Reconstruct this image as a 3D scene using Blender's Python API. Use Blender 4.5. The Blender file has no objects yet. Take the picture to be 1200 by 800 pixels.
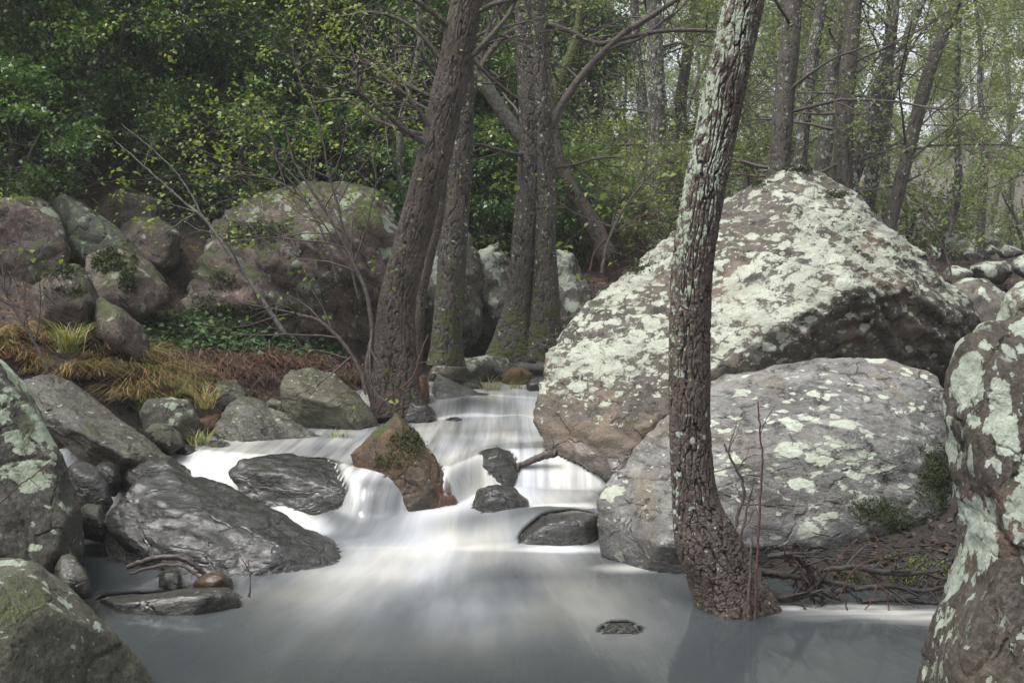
import bpy, bmesh, math, random
import numpy as np
from mathutils import Vector, Matrix
from mathutils.bvhtree import BVHTree

random.seed(7)
RNG = np.random.default_rng(7)
S = bpy.context.scene
COL = S.collection
PI = math.pi

# ------------------------------------------------------------------ camera, world, sun, exposure
F = 1270.0                       # focal length in photo pixels (photo is 1200 wide)
CAM = np.array((0.0, 0.0, 1.5))
PITCH = math.atan(70.0 / F)      # horizon stands 70 px above the middle
cam_d = bpy.data.cameras.new('camera')
cam_d.sensor_width = 36.0
cam_d.lens = 36.0 * F / 1200.0
cam_d.clip_start = 0.05
cam_d.clip_end = 1000.0
cam = bpy.data.objects.new('camera', cam_d)
COL.objects.link(cam)
cam.location = CAM
cam.rotation_euler = (PI / 2 - PITCH, 0, 0)
S.camera = cam

SUN_EL, SUN_AZ = math.radians(64), math.radians(240)   # azimuth the light comes from, clockwise from +Y
w = bpy.data.worlds.new('World')
S.world = w
w.use_nodes = True
nt = w.node_tree
nt.nodes.clear()
sky = nt.nodes.new('ShaderNodeTexSky')
sky.sky_type = 'NISHITA'
sky.sun_disc = False
sky.sun_elevation = SUN_EL
sky.sun_rotation = SUN_AZ
sky.dust_density = 4.0
sky.air_density = 1.0
hs = nt.nodes.new('ShaderNodeHueSaturation')
hs.inputs['Saturation'].default_value = 0.25
bg = nt.nodes.new('ShaderNodeBackground')
bg.inputs['Strength'].default_value = 0.1
wo = nt.nodes.new('ShaderNodeOutputWorld')
nt.links.new(sky.outputs[0], hs.inputs['Color'])
nt.links.new(hs.outputs[0], bg.inputs[0])
nt.links.new(bg.outputs[0], wo.inputs[0])

sd = bpy.data.lights.new('sun', 'SUN')
sd.energy = 1.35
sd.angle = math.radians(35)
sd.color = (1.0, 0.97, 0.93)
so = bpy.data.objects.new('sun', sd)
COL.objects.link(so)
sdir = Vector((math.sin(SUN_AZ) * math.cos(SUN_EL), math.cos(SUN_AZ) * math.cos(SUN_EL), math.sin(SUN_EL)))
so.rotation_euler = sdir.to_track_quat('Z', 'Y').to_euler()
so.location = (0, 0, 30)

S.view_settings.view_transform = 'Standard'
S.view_settings.look = 'None'
S.view_settings.exposure = 1.45
HAZE = .0017
S.view_settings.gamma = 1.0
S.view_settings.use_curve_mapping = False
S.render.engine = 'CYCLES'
S.cycles.use_denoising = True
S.cycles.use_adaptive_sampling = True
S.cycles.adaptive_threshold = 0.02
S.cycles.denoiser = 'OPENIMAGEDENOISE'
S.cycles.max_bounces = 6
S.cycles.diffuse_bounces = 3
S.cycles.glossy_bounces = 2
S.cycles.transmission_bounces = 3
S.cycles.transparent_max_bounces = 6
S.cycles.volume_bounces = 0
S.cycles.caustics_reflective = False
S.cycles.caustics_refractive = False

cp, sp = math.cos(PITCH), math.sin(PITCH)
FWD = np.array((0, cp, -sp)); UP = np.array((0, sp, cp)); RIGHT = np.array((1.0, 0, 0))


def P(px, py, d):
    """a point of the place seen at photo pixel (px, py), d metres ahead"""
    return CAM + d * (RIGHT * (px - 600) / F + UP * (400 - py) / F + FWD)


def proj(v):
    q = v - CAM
    z = q @ FWD
    return 600 + F * (q @ RIGHT) / z, 400 - F * (q @ UP) / z, z


# ------------------------------------------------------------------ noise
_r = np.random.default_rng(3)
PERM = _r.permutation(256)
PERM = np.concatenate([PERM, PERM, PERM])
G = _r.normal(size=(256, 3)); G /= np.linalg.norm(G, axis=1)[:, None]


def perlin(p):
    i = np.floor(p).astype(int); f = p - i
    i &= 255
    u = f * f * f * (f * (f * 6 - 15) + 10)
    out = 0
    for dx in (0, 1):
        a = PERM[i[:, 0] + dx]
        wx = u[:, 0] if dx else 1 - u[:, 0]
        for dy in (0, 1):
            b = PERM[a + i[:, 1] + dy]
            wy = u[:, 1] if dy else 1 - u[:, 1]
            for dz in (0, 1):
                g = G[PERM[b + i[:, 2] + dz]]
                wz = u[:, 2] if dz else 1 - u[:, 2]
                dot = g[:, 0] * (f[:, 0] - dx) + g[:, 1] * (f[:, 1] - dy) + g[:, 2] * (f[:, 2] - dz)
                out = out + wx * wy * wz * dot
    return out * 1.5


def fbm(p, octv=4, gain=0.5, ridged=False):
    s = 0; a = 1.0; t = 0
    for k in range(octv):
        n = perlin(p + 17.3 * k)
        if ridged: n = 1 - 2 * np.abs(n)
        s = s + a * n; t += a
        a *= gain; p = p * 2.03
    return s / t


def sstep(a, b, x):
    t = np.clip((x - a) / (b - a), 0, 1)
    return t * t * (3 - 2 * t)


# ------------------------------------------------------------------ objects
def mesh_np(name, v, faces, smooth=True, attrs=None, uv=None):
    """v (N,3); faces (M,k) int array"""
    me = bpy.data.meshes.new(name)
    v = np.asarray(v, dtype=np.float32); faces = np.asarray(faces, dtype=np.int32)
    m, k = faces.shape
    me.vertices.add(len(v)); me.vertices.foreach_set('co', v.ravel())
    me.loops.add(m * k); me.loops.foreach_set('vertex_index', faces.ravel())
    me.polygons.add(m)
    me.polygons.foreach_set('loop_start', np.arange(0, m * k, k, dtype=np.int32))
    me.update(calc_edges=True)
    if smooth: me.polygons.foreach_set('use_smooth', np.ones(m, dtype=bool))
    for nm, (dom, arr) in (attrs or {}).items():
        at = me.attributes.new(nm, 'FLOAT', dom)
        at.data.foreach_set('value', np.asarray(arr, dtype=np.float32))
    if uv is not None:
        ul = me.uv_layers.new(name='flow')
        ul.data.foreach_set('uv', np.asarray(uv, dtype=np.float32)[faces.ravel()].ravel())
    me.validate()
    return me


def obj(name, me, mat=None, parent=None, loc=(0, 0, 0)):
    o = bpy.data.objects.new(name, me)
    COL.objects.link(o)
    o.location = loc
    if mat is not None and not me.materials: me.materials.append(mat)
    if parent is not None: o.parent = parent
    return o


def tag(o, label=None, cat=None, group=None, kind=None):
    if label: o['label'] = label
    if cat: o['category'] = cat
    if group: o['group'] = group
    if kind: o['kind'] = kind
    return o


def thing(name, label, cat, loc, group=None, rz=0.0):
    o = bpy.data.objects.new(name, None)
    COL.objects.link(o)
    o.location = loc
    o.rotation_euler = (0, 0, rz)
    o.empty_display_size = 0.2
    return tag(o, label, cat, group)


# ------------------------------------------------------------------ node helpers
class NT:
    def __init__(s, name):
        s.m = bpy.data.materials.new(name); s.m.use_nodes = True
        s.t = s.m.node_tree; s.t.nodes.clear()
        s.out = s.t.nodes.new('ShaderNodeOutputMaterial')

    def n(s, typ, ins=None, **props):
        nd = s.t.nodes.new('ShaderNode' + typ)
        for k, v in props.items(): setattr(nd, k, v)
        for k, v in (ins or {}).items(): s.set(nd.inputs[k], v)
        return nd

    def set(s, sock, v):
        if hasattr(v, 'is_linked') or isinstance(v, bpy.types.NodeSocket): s.t.links.new(v, sock)
        else:
            if isinstance(v, (tuple, list)) and sock.type == 'RGBA' and len(v) == 3: v = (*v, 1)
            sock.default_value = v

    def math(s, op, a, b=0.0, clamp=False):
        return s.n('Math', {0: a, 1: b}, operation=op, use_clamp=clamp).outputs[0]

    def mix(s, f, a, b, typ='MIX'):
        nd = s.n('MixRGB', {0: f, 1: a, 2: b}, blend_type=typ)
        return nd.outputs[0]

    def step(s, x, lo, hi, a=0.0, b=1.0):
        nd = s.n('MapRange', {'Value': x, 'From Min': lo, 'From Max': hi, 'To Min': a, 'To Max': b}, interpolation_type='SMOOTHSTEP')
        return nd.outputs[0]

    def noise(s, vec, scale, detail=4, rough=0.55, dist=0.0):
        return s.n('TexNoise', {'Vector': vec, 'Scale': scale, 'Detail': detail, 'Roughness': rough, 'Distortion': dist}).outputs[0]

    def vor(s, vec, scale, feature='F1', rnd=1.0):
        return s.n('TexVoronoi', {'Vector': vec, 'Scale': scale, 'Randomness': rnd}, feature=feature)

    def coord(s, off=0.0, rot=(0, 0, 0), scale=(1, 1, 1)):
        tc = s.n('TexCoord')
        return s.n('Mapping', {'Vector': tc.outputs['Object'], 'Location': (off, off * .7, -off), 'Rotation': rot, 'Scale': scale}).outputs[0]

    def attr(s, name):
        return s.n('Attribute', attribute_name=name).outputs['Fac']

    def add(s, vec, b, k):
        """vec + (b - .5) * k"""
        t = s.n('VectorMath', {0: b, 1: (0.5, 0.5, 0.5)}, operation='SUBTRACT').outputs[0]
        return s.n('VectorMath', {0: t, 1: (k, k, k), 2: vec}, operation='MULTIPLY_ADD').outputs[0]

    def bump(s, h, strength, dist, nrm=None):
        ins = {'Height': h, 'Strength': strength, 'Distance': dist}
        if nrm is not None: ins['Normal'] = nrm
        return s.n('Bump', ins).outputs[0]

    def surf(s, sh): s.t.links.new(sh, s.out.inputs[0]); return s.m


def rock_mat(name, c1, c2, lich=0.5, lsc=12, lcol=(.40, .45, .34), lup=0.3, moss=0.2, wet=None, seed=0.0, rough=.75, foot=None,
             stretch=((0, 0, 0), (1, 1, 1)), warm=None, crust=0.5, dark=(.022, .019, .017), bump=1.0, veins=0.0, wetband=.12):
    wm_ = lambda c: (c[0], c[1] * 1.01, c[2] * .84)
    c1, c2, dark = wm_(c1), wm_(c2), wm_(dark)
    t = NT(name)
    co = t.coord(seed)
    cs = t.coord(seed, *stretch)
    geo = t.n('NewGeometry')
    nz = t.n('SeparateXYZ', {0: geo.outputs['Normal']}).outputs[2]
    pz = t.n('SeparateXYZ', {0: geo.outputs['Position']}).outputs[2]
    n1 = t.noise(cs, 2.2, 6, .6, .4)
    n2 = t.noise(cs, 9, 8, .65, .3)
    n3 = t.noise(co, 55, 5, .7)
    n4 = t.noise(co, 1.1, 3, .5)
    base = t.mix(t.step(n1, .34, .66), c1, c2)
    base = t.mix(t.step(n2, .45, .66, 0, .8), base, dark)
    base = t.mix(t.step(t.noise(cs, 26, 7, .7, .5), .5, .68, 0, .7), base, dark)
    if warm is not None:
        wn = t.noise(co, 1.7, 5, .6, .8)
        if foot is not None: wn = t.math('ADD', wn, t.step(pz, foot[0], foot[1], .16, 0))
        base = t.mix(t.step(wn, .53, .68, 0, .8), base, warm)
    base = t.mix(t.step(n3, .42, .72, 0, .45), base, t.mix(.35, base, (.36, .34, .30)))
    # thin dark seams
    sv = t.vor(t.add(cs, t.n('TexNoise', {'Vector': co, 'Scale': 5, 'Detail': 4}).outputs['Color'], .3), 2.6, 'DISTANCE_TO_EDGE')
    seam = t.math('MULTIPLY', t.step(sv.outputs['Distance'], .035, .0), t.step(n2, .42, .58))
    base = t.mix(t.math('MULTIPLY', seam, .75), base, dark)
    if veins:
        vn = t.step(t.math('ABSOLUTE', t.math('SUBTRACT', t.noise(cs, 4.5, 6, .6, 1.2), .5)), .014, .0)
        base = t.mix(t.math('MULTIPLY', vn, veins), base, (.5, .49, .47))
    rgh = rough
    # lichen: lobed blotches of two sizes and a crust between them
    wv = t.add(cs, t.n('TexNoise', {'Vector': cs, 'Scale': lsc * 1.3, 'Detail': 5, 'Roughness': .65}).outputs['Color'], 1.1 / lsc)
    v1 = t.vor(wv, lsc)
    v2 = t.vor(wv, lsc * 2.6)
    den = t.math('ADD', t.step(n4, .36, .64, lich * .55, lich * 1.35), t.math('MULTIPLY', nz, lup))
    if foot is not None: den = t.math('MULTIPLY', den, t.step(t.math('ADD', pz, t.math('MULTIPLY', t.math('SUBTRACT', n1, .5), 1.2)), foot[0], foot[1], .25, 1))
    r1 = t.n('SeparateColor', {0: v1.outputs['Color']}).outputs[0]
    r2 = t.n('SeparateColor', {0: v2.outputs['Color']}).outputs[1]
    b1 = t.step(t.math('SUBTRACT', t.math('MULTIPLY', t.math('MULTIPLY', r1, den), .78), v1.outputs['Distance']), -.015, .035)
    b2 = t.step(t.math('SUBTRACT', t.math('MULTIPLY', t.math('MULTIPLY', r2, den), .72), v2.outputs['Distance']), -.015, .04)
    cr = t.step(t.math('ADD', t.noise(wv, lsc * .9, 9, .72), t.math('MULTIPLY', t.math('SUBTRACT', den, .5), .22)), .66 - crust * .14, .70 - crust * .12)
    lm = t.math('MAXIMUM', b1, t.math('MAXIMUM', t.math('MULTIPLY', b2, .9), t.math('MULTIPLY', cr, .8)))
    if lich <= 0: lm = 0.0
    fine = t.noise(co, lsc * 9, 6, .7)
    lc = t.mix(t.step(t.noise(co, lsc * .5, 4), .35, .65), lcol, tuple(min(1, c * 1.22 + .03) for c in lcol))
    lc = t.mix(t.step(fine, .35, .62, .5, 0), lc, tuple(c * .55 for c in lcol))
    lmask = t.math('MULTIPLY', lm, t.step(fine, .24, .40)) if lich > 0 else 0.0
    col = t.mix(lmask, base, lc) if lich > 0 else base
    # moss
    mh = 0.0
    if moss > 0:
        mn = t.noise(co, 3.1, 8, .68, .3)
        mm = t.math('ADD', mn, t.math('MULTIPLY', nz, .13))
        mh = t.step(mm, .72 - moss * .22, .80 - moss * .2)
        mc = t.mix(t.noise(co, 30, 5, .7), (.018, .026, .008), (.075, .085, .022))
        col = t.mix(t.math('MULTIPLY', mh, .92), col, mc)
    # wet foot and fine grain
    if wet is not None:
        wz = t.math('ADD', pz, t.math('MULTIPLY', t.math('SUBTRACT', t.noise(co, 4, 5, .6), .5), wetband * 1.6))
        wm = t.step(wz, wet + wetband, wet - wetband * .2)
        wet_c = t.mix(1.0, col, (.44, .44, .45), 'MULTIPLY')
        col = t.mix(wm, col, wet_c)
        rgh = t.step(wm, 0, 1, rough, .22)
    hgt = t.math('ADD', t.math('MULTIPLY', n2, .8), t.math('MULTIPLY', n3, .22))
    hgt = t.math('ADD', hgt, t.math('MULTIPLY', seam, -.35))
    if lich > 0: hgt = t.math('ADD', hgt, t.math('MULTIPLY', lmask, .08))
    if moss > 0: hgt = t.math('ADD', hgt, t.math('MULTIPLY', t.math('MULTIPLY', mh, t.noise(co, 70, 3)), .5))
    nr = t.bump(hgt, .75 * bump, .05)
    ins = {'Base Color': col, 'Roughness': rgh, 'Normal': nr, 'Specular IOR Level': .45}
    if wet is not None: ins.update({'Coat Weight': t.math('MULTIPLY', wm, t.step(n2, .38, .62, .15, .85)), 'Coat Roughness': .16, 'Coat Normal': t.bump(hgt, .35 * bump, .03), 'Coat IOR': 1.6})
    b = t.n('BsdfPrincipled', ins)
    return t.surf(b.outputs[0])


def bark_mat(name, plate=(.12, .095, .08), furrow=(.022, .017, .014), lich=.3, lcol=(.36, .40, .31), side=(-1, 0, 0), sideamt=.0, moss=0.0, mossz=1.0, seed=0.0, lsc=14):
    t = NT(name)
    co = t.coord(seed)
    h = t.attr('h')
    geo = t.n('NewGeometry')
    pz = t.n('SeparateXYZ', {0: geo.outputs['Position']}).outputs[2]
    n1 = t.noise(co, 45, 8, .75)
    n2 = t.noise(co, 4, 4, .6)
    pc = t.mix(t.step(n1, .34, .66), tuple(c * .45 for c in plate), tuple(min(1, c * 1.55) for c in plate))
    pc = t.mix(t.step(n2, .4, .65, 0, .6), pc, tuple(c * .55 for c in plate))
    col = t.mix(t.step(h, .08, .55), furrow, pc)
    wv = t.add(co, t.n('TexNoise', {'Vector': co, 'Scale': 20, 'Detail': 4}).outputs['Color'], .07)
    v = t.vor(wv, lsc)
    r = t.n('SeparateColor', {0: v.outputs['Color']}).outputs[0]
    den = lich
    if sideamt:
        sd_ = t.n('VectorMath', {0: geo.outputs['Normal'], 1: side}, operation='DOT_PRODUCT').outputs['Value']
        zf = t.step(pz, .7, 2.6, .1, 1.0)
        den = t.math('ADD', t.math('MULTIPLY', t.math('MULTIPLY', t.step(sd_, -.35, .75), zf), sideamt), lich)
    den = t.math('MULTIPLY', den, t.step(t.noise(co, 3.3, 5, .6), .32, .62, .45, 1.25))
    lm = t.step(t.math('SUBTRACT', t.math('MULTIPLY', t.math('MULTIPLY', r, den), .95), v.outputs['Distance']), -.02, .04)
    lm2 = t.step(t.math('ADD', t.noise(co, 38, 6, .7), t.math('MULTIPLY', den, .2)), .66, .72)
    lm = t.math('MAXIMUM', lm, lm2)
    lm = t.math('MULTIPLY', lm, t.step(h, .25, .5))
    lc = t.mix(t.noise(co, 60, 4, .7), tuple(c * .7 for c in lcol), tuple(min(1, c * 1.25) for c in lcol))
    col = t.mix(lm, col, lc)
    if moss:
        mm = t.math('MULTIPLY', t.step(t.noise(co, 7, 6, .65), .62 - moss * .3, .7 - moss * .25), t.step(pz, mossz, mossz * .4))
        col = t.mix(mm, col, t.mix(n1, (.03, .04, .01), (.09, .1, .025)))
    nr = t.bump(t.math('ADD', n1, t.math('MULTIPLY', lm, .3)), .5, .012)
    b = t.n('BsdfPrincipled', {'Base Color': col, 'Roughness': .8, 'Normal': nr, 'Specular IOR Level': .35})
    return t.surf(b.outputs[0])


def leaf_mat(name, cols, rough=.42, trans=.3, spec=.5):
    t = NT(name)
    a = t.attr('tint')
    cr = t.n('ValToRGB', {0: a})
    e = cr.color_ramp.elements
    while len(e) < len(cols): e.new(.5)
    for i, (p, c) in enumerate(cols):
        e[i].position = p; e[i].color = (*c, 1)
    b = t.n('BsdfPrincipled', {'Base Color': cr.outputs[0], 'Roughness': rough, 'Specular IOR Level': spec})
    tr = t.n('BsdfTranslucent', {'Color': t.mix(1.0, cr.outputs[0], (1.15, 1.2, .6), 'MULTIPLY')})
    mx = t.n('MixShader', {0: trans, 1: b.outputs[0], 2: tr.outputs[0]})
    return t.surf(mx.outputs[0])


def plain_mat(name, c1, c2, sc=12, rough=.8, bump=.4):
    t = NT(name)
    co = t.coord()
    n = t.noise(co, sc, 6, .65)
    b = t.n('BsdfPrincipled', {'Base Color': t.mix(t.step(n, .3, .7), c1, c2), 'Roughness': rough, 'Normal': t.bump(n, bump, .02)})
    return t.surf(b.outputs[0])


# ------------------------------------------------------------------ the lie of the land
XL = ([0, 3, 4, 5, 6, 6.8, 7.4, 8.0, 8.6, 9.0, 10, 12, 14], [-2.6, -2.3, -1.9, -1.85, -2.2, -2.9, -2.9, -2.6, -1.9, -1.6, -1.2, -.75, -.5])
XR = ([0, 3, 4.7, 5.0, 5.3, 6, 7, 9, 12, 14], [3.4, 3.0, 2.6, 2.2, 1.2, .75, .75, .62, .55, .5])
F0 = ([-2.9, -2.4, -1.9, -1.5, -1.2, -1.05, -.92, -.8, -.4, -.2, 0.0, .5, .9], [7.2, 7.2, 7.1, 7.0, 6.86, 6.62, 6.50, 6.52, 6.68, 7.2, 7.32, 7.3, 7.3])   # foot of the first fall
F1 = ([-2.9, -2.4, -1.9, -1.5, -1.2, -1.05, -.92, -.8, -.4, -.2, 0.0, .5, .9], [7.8, 7.75, 7.55, 7.35, 7.2, 7.0, 6.9, 6.88, 6.98, 7.55, 7.72, 7.85, 7.85])              # its lip


def chute(x, y):
    ax, ay, bx, by = -1.90, 7.42, -1.16, 6.36
    l2 = (bx - ax) ** 2 + (by - ay) ** 2
    q = np.clip(((x - ax) * (bx - ax) + (y - ay) * (by - ay)) / l2, 0, 1)
    dd = np.hypot(x - ax - q * (bx - ax), y - ay - q * (by - ay))
    return None, q, dd


def water_z(x, y):
    f0 = np.interp(x, *F0); f1 = np.interp(x, *F1)
    t = np.clip((y - f0) / (f1 - f0), 0, 1)
    low = .10 * sstep(6.1, 6.62, y + .08 * np.sin(x * 4 + 1) - .1 * sstep(-.4, -1.2, x)) * sstep(-1.5, -1.0, x)
    z = low + (.31 - low) * (1 - (1 - t) ** 2.2) * sstep(0, .2, t)
    ch, sch, dch = chute(x, y)
    z = np.maximum(z, .26 * (1 - sch) ** .8 * np.exp(-(dch / .17) ** 2))
    s0 = 9.25 - .12 * np.sin(x * 3.0); s1 = 10.0 + .15 * np.sin(x * 2.1 + 1)
    z = z + .13 * sstep(s0, s1, y) + .01 * sstep(8.4, 9.2, y) + .12 * sstep(10.2, 12.6, y)
    z = z + .075 * np.exp(-(((x + .35) / .32) ** 2 + ((y - 9.55) / .35) ** 2))
    z = z + .075 * np.exp(-(((x - .25) / .33) ** 2 + ((y - 6.35) / .22) ** 2))
    z = z + .05 * np.exp(-(((x - .05) / .18) ** 2 + ((y - 9.1) / .25) ** 2))
    return z


def ground_z(x, y):
    xl = np.interp(y, *XL); xr = np.interp(y, *XR)
    zw = np.interp(y, [6.4, 7.8, 9.2, 10, 12.6, 14], [0, .29, .32, .45, .58, .7])
    L = np.maximum(0, xl - x); R = np.maximum(0, x - xr)
    ins = np.minimum(np.maximum(0, x - xl), np.maximum(0, xr - x))
    z = zw - .06 - .35 * sstep(0, .35, ins) * sstep(13.4, 12.4, y)
    kk = np.interp(y, [0, 4, 6.5, 8, 10], [.08, .16, .30, .42, .34])
    hb = np.maximum(0, y - 10.3)
    z = z + kk * L * sstep(0, .9, L) + .42 * hb * sstep(.2, 2.6, L) * sstep(0, 1.2, hb) * np.clip(1 - .03 * hb, .3, 1) + .12 * np.maximum(0, L - 5)
    z = z + np.interp(y, [5.2, 6.2], [.13, .22]) * sstep(0, .45, R) + .05 * np.minimum(R, 8)
    # woodland floor behind
    b = np.maximum(0, y - 11.5)
    cen = sstep(5.5, -.5, x)
    z = z + cen * (.36 * np.minimum(b, 18)) * sstep(0, 1.5, b) * sstep(4.5, -.5, L)
    z = z + (1 - cen) * (.62 * sstep(0, 3, b) + .115 * np.maximum(0, y - 26) * sstep(26, 32, y))
    p = np.stack([x * .9, y * .9, 0 * x], 1)
    amp = np.clip((L + R + np.maximum(0, y - 12)) * .2, 0, 1)
    z = z + amp * (.22 * fbm(p, 3) + .06 * fbm(p * 4.1, 3)) + .012 * fbm(p * 14, 2)
    far = np.maximum(0, y - 60) * .12 + np.maximum(0, np.abs(x) - 26) * .12
    return np.minimum(z + far, 11.5)


def gz(x, y): return float(ground_z(np.array([float(x)]), np.array([float(y)]))[0])


def grid(xs, ys):
    X, Y = np.meshgrid(xs, ys)
    nx, ny = len(xs), len(ys)
    i = np.arange(nx * ny).reshape(ny, nx)
    f = np.stack([i[:-1, :-1], i[:-1, 1:], i[1:, 1:], i[1:, :-1]], -1).reshape(-1, 4)
    return X.ravel(), Y.ravel(), f


def spaced(a, b, core0, core1, fine, grow):
    xs = list(np.arange(core0, core1 + 1e-6, fine))
    s = fine; x = core1
    while x < b: s *= grow; x += s; xs.append(min(x, b))
    s = fine; x = core0
    while x > a: s *= grow; x -= s; xs.insert(0, max(x, a))
    return np.array(xs)


gx, gy, gf = grid(spaced(-46, 46, -5.5, 5, .05, 1.06), spaced(-6, 96, 3, 14, .05, 1.05))
gzv = ground_z(gx, gy)
tg = NT('forest_soil')
co = tg.coord()
nA = tg.noise(co, 2.5, 6, .6); nB = tg.noise(co, 26, 6, .7); nC = tg.vor(tg.add(co, tg.n('TexNoise', {'Vector': co, 'Scale': 30}).outputs['Color'], .06), 28)
cc = tg.n('SeparateColor', {0: nC.outputs['Color']}).outputs[0]
lit = tg.mix(cc, (.022, .015, .011), (.095, .056, .034))
lit = tg.mix(tg.step(cc, .86, .9), lit, (.17, .11, .06))
cG = tg.mix(tg.step(nA, .38, .6), lit, (.028, .022, .017))
cG = tg.mix(tg.step(tg.noise(co, 4.5, 7, .7), .58, .68, 0, .8), cG, (.035, .045, .014))
py_ = tg.n('SeparateXYZ', {0: tg.n('NewGeometry').outputs['Position']}).outputs[1]
wetb = tg.math('MULTIPLY', tg.step(py_, 6.3, 5.6), tg.step(tg.n('SeparateXYZ', {0: tg.n('NewGeometry').outputs['Position']}).outputs[2], .4, .2))
cG = tg.mix(tg.math('MULTIPLY', wetb, .75), cG, tg.mix(nB, (.008, .007, .006), (.03, .025, .02)))
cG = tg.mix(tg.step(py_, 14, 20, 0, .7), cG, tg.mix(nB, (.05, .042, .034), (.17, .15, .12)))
hg = tg.math('ADD', tg.math('MULTIPLY', nC.outputs['Distance'], .7), nB)
bb = tg.n('BsdfPrincipled', {'Base Color': cG, 'Roughness': .85, 'Normal': tg.bump(hg, .9, .03)})
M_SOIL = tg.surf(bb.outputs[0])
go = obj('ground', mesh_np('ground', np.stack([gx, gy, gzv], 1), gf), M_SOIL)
tag(go, 'brown leaf-strewn forest floor and stream banks', kind='structure')

# ------------------------------------------------------------------ rocks
ROCK_BVH = []


def hull_bm(bm, pts):
    vs = [bm.verts.new(p) for p in pts]
    r = bmesh.ops.convex_hull(bm, input=vs)
    kill = [g for g in r['geom_interior'] if isinstance(g, bmesh.types.BMVert)]
    bmesh.ops.delete(bm, geom=kill, context='VERTS')


def hull_pts(d, sil, front, bulge, thick):
    sil = [(s[0], s[1], s[2] if len(s) > 2 else 0.0) for s in sil]
    cx = sum(s[0] for s in sil) / len(sil); cy = sum(s[1] for s in sil) / len(sil)
    pts = []
    for x, y, dd in sil:
        pts.append(P(x, y, d + dd))
        if thick > 0:
            for k, q in ((.93, .45), (.7, .85), (.35, 1.0)):
                pts.append(P(cx + (x - cx) * k, cy + (y - cy) * k, d + dd * (1 - q) + thick * q))
        if front is None:
            for k, q in ((.92, .5), (.66, .9), (.3, 1.0)):
                pts.append(P(cx + (x - cx) * k, cy + (y - cy) * k, d + dd * (1 - q) - bulge * q))
    for fx, fy, dd in (front or []): pts.append(P(fx, fy, d + dd))
    return pts


def rock(name, label, d, hulls, mat, front=None, bulge=.3, thick=.6, vox=.02, smooth=3, a1=.05, a2=.02, a3=.006, f=1.6, strata=None, cat='boulder',
         group=None, seed=0.0, carve=None, cuts=9):
    """hulls: a silhouette, or several (silhouette, front, bulge, thick) united into one body"""
    bm = bmesh.new()
    if not isinstance(hulls[0][0], (list, tuple)): hulls = [(hulls, front, bulge, thick)]
    for h in hulls:
        b2 = bmesh.new()
        hull_bm(b2, hull_pts(d, *h))
        tmp = bpy.data.meshes.new('t'); b2.to_mesh(tmp); b2.free()
        bm.from_mesh(tmp); bpy.data.meshes.remove(tmp)
    # a few flat spalls off the corners
    rr = random.Random(int(seed * 10) + len(label))
    if len(hulls) == 1:
        cen = sum((v.co for v in bm.verts), Vector()) / len(bm.verts)
        slabby = mat in (M_CLIFF, M_FAR) and cuts
        for k in range(13 if slabby else cuts):
            n = Vector((rr.gauss(0, 1), rr.gauss(0, 1), rr.gauss(.3, .8))).normalized()
            ext = max((v.co - cen).dot(n) for v in bm.verts)
            r = bmesh.ops.bisect_plane(bm, geom=bm.verts[:] + bm.edges[:] + bm.faces[:], plane_co=cen + n * ext * (rr.uniform(.70, .92) if slabby else rr.uniform(.82, .95)), plane_no=n, clear_outer=True)
            ed = [e for e in bm.edges if e.is_boundary]
            if ed: bmesh.ops.contextual_create(bm, geom=ed)
    bmesh.ops.recalc_face_normals(bm, faces=bm.faces)
    me = bpy.data.meshes.new('tmp'); bm.to_mesh(me); bm.free()
    o = bpy.data.objects.new('tmp', me); COL.objects.link(o)
    md = o.modifiers.new('r', 'REMESH'); md.mode = 'VOXEL'; md.voxel_size = vox
    ms = o.modifiers.new('s', 'SMOOTH'); ms.factor = .5; ms.iterations = smooth
    dg = bpy.context.evaluated_depsgraph_get(); dg.update()
    me2 = bpy.data.meshes.new_from_object(o.evaluated_get(dg))
    bpy.data.objects.remove(o); bpy.data.meshes.remove(me)
    n = len(me2.vertices)
    v = np.empty(n * 3, np.float32); me2.vertices.foreach_get('co', v); v = v.reshape(-1, 3).astype(float)
    nr = np.empty(n * 3, np.float32); me2.vertex_normals.foreach_get('vector', nr); nr = nr.reshape(-1, 3).astype(float)
    p = v + seed * 3.7
    if strata is not None:
        sn = np.array(strata[0], float); sn /= np.linalg.norm(sn)
        tt = v @ sn * strata[1] + .6 * fbm(p * 1.1, 3)
        q = np.stack([tt, 0 * tt + seed, 0 * tt], 1)
        lay = fbm(q, 4, .6)
        dsp = strata[2] * lay * (.4 + .8 * sstep(-.3, .4, fbm(p * 1.3 + 5, 2)))
        ps = p + (v @ sn)[:, None] * sn * (strata[3] if len(strata) > 3 else 2.0)
    else:
        dsp = 0; ps = p
    dsp = dsp + a1 * fbm(ps * f, 3) + a2 * fbm(ps * f * 3.3, 4, .55) + a3 * fbm(ps * f * 11, 4, .6)
    crk = np.abs(perlin(ps * f * 1.1 + 31))
    if mat in (M_CLIFF, M_FAR): dsp = dsp + .055 * min(1.0, float((v.max(0) - v.min(0)).max()) / 1.1) ** 1.5 * fbm(ps * 1.7 + 3, 4, .5, ridged=True)
    dsp = dsp - a2 * .7 * sstep(.03, 0, crk) * sstep(0, .3, perlin(p * f * .8 + 9) + .15)
    v = v + nr * dsp[:, None]
    if carve is not None: v = carve(v)
    base = np.array((v[:, 0].mean(), v[:, 1].mean(), v[:, 2].min()))
    me2.vertices.foreach_set('co', (v - base).astype(np.float32).ravel())
    me2.polygons.foreach_set('use_smooth', np.ones(len(me2.polygons), bool))
    me2.name = name
    me2.update()
    o = obj(name, me2, mat, loc=base)
    tag(o, label, cat, group)
    ROCK_BVH.append((v, [tuple(pl.vertices) for pl in me2.polygons]))
    return o


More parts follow.
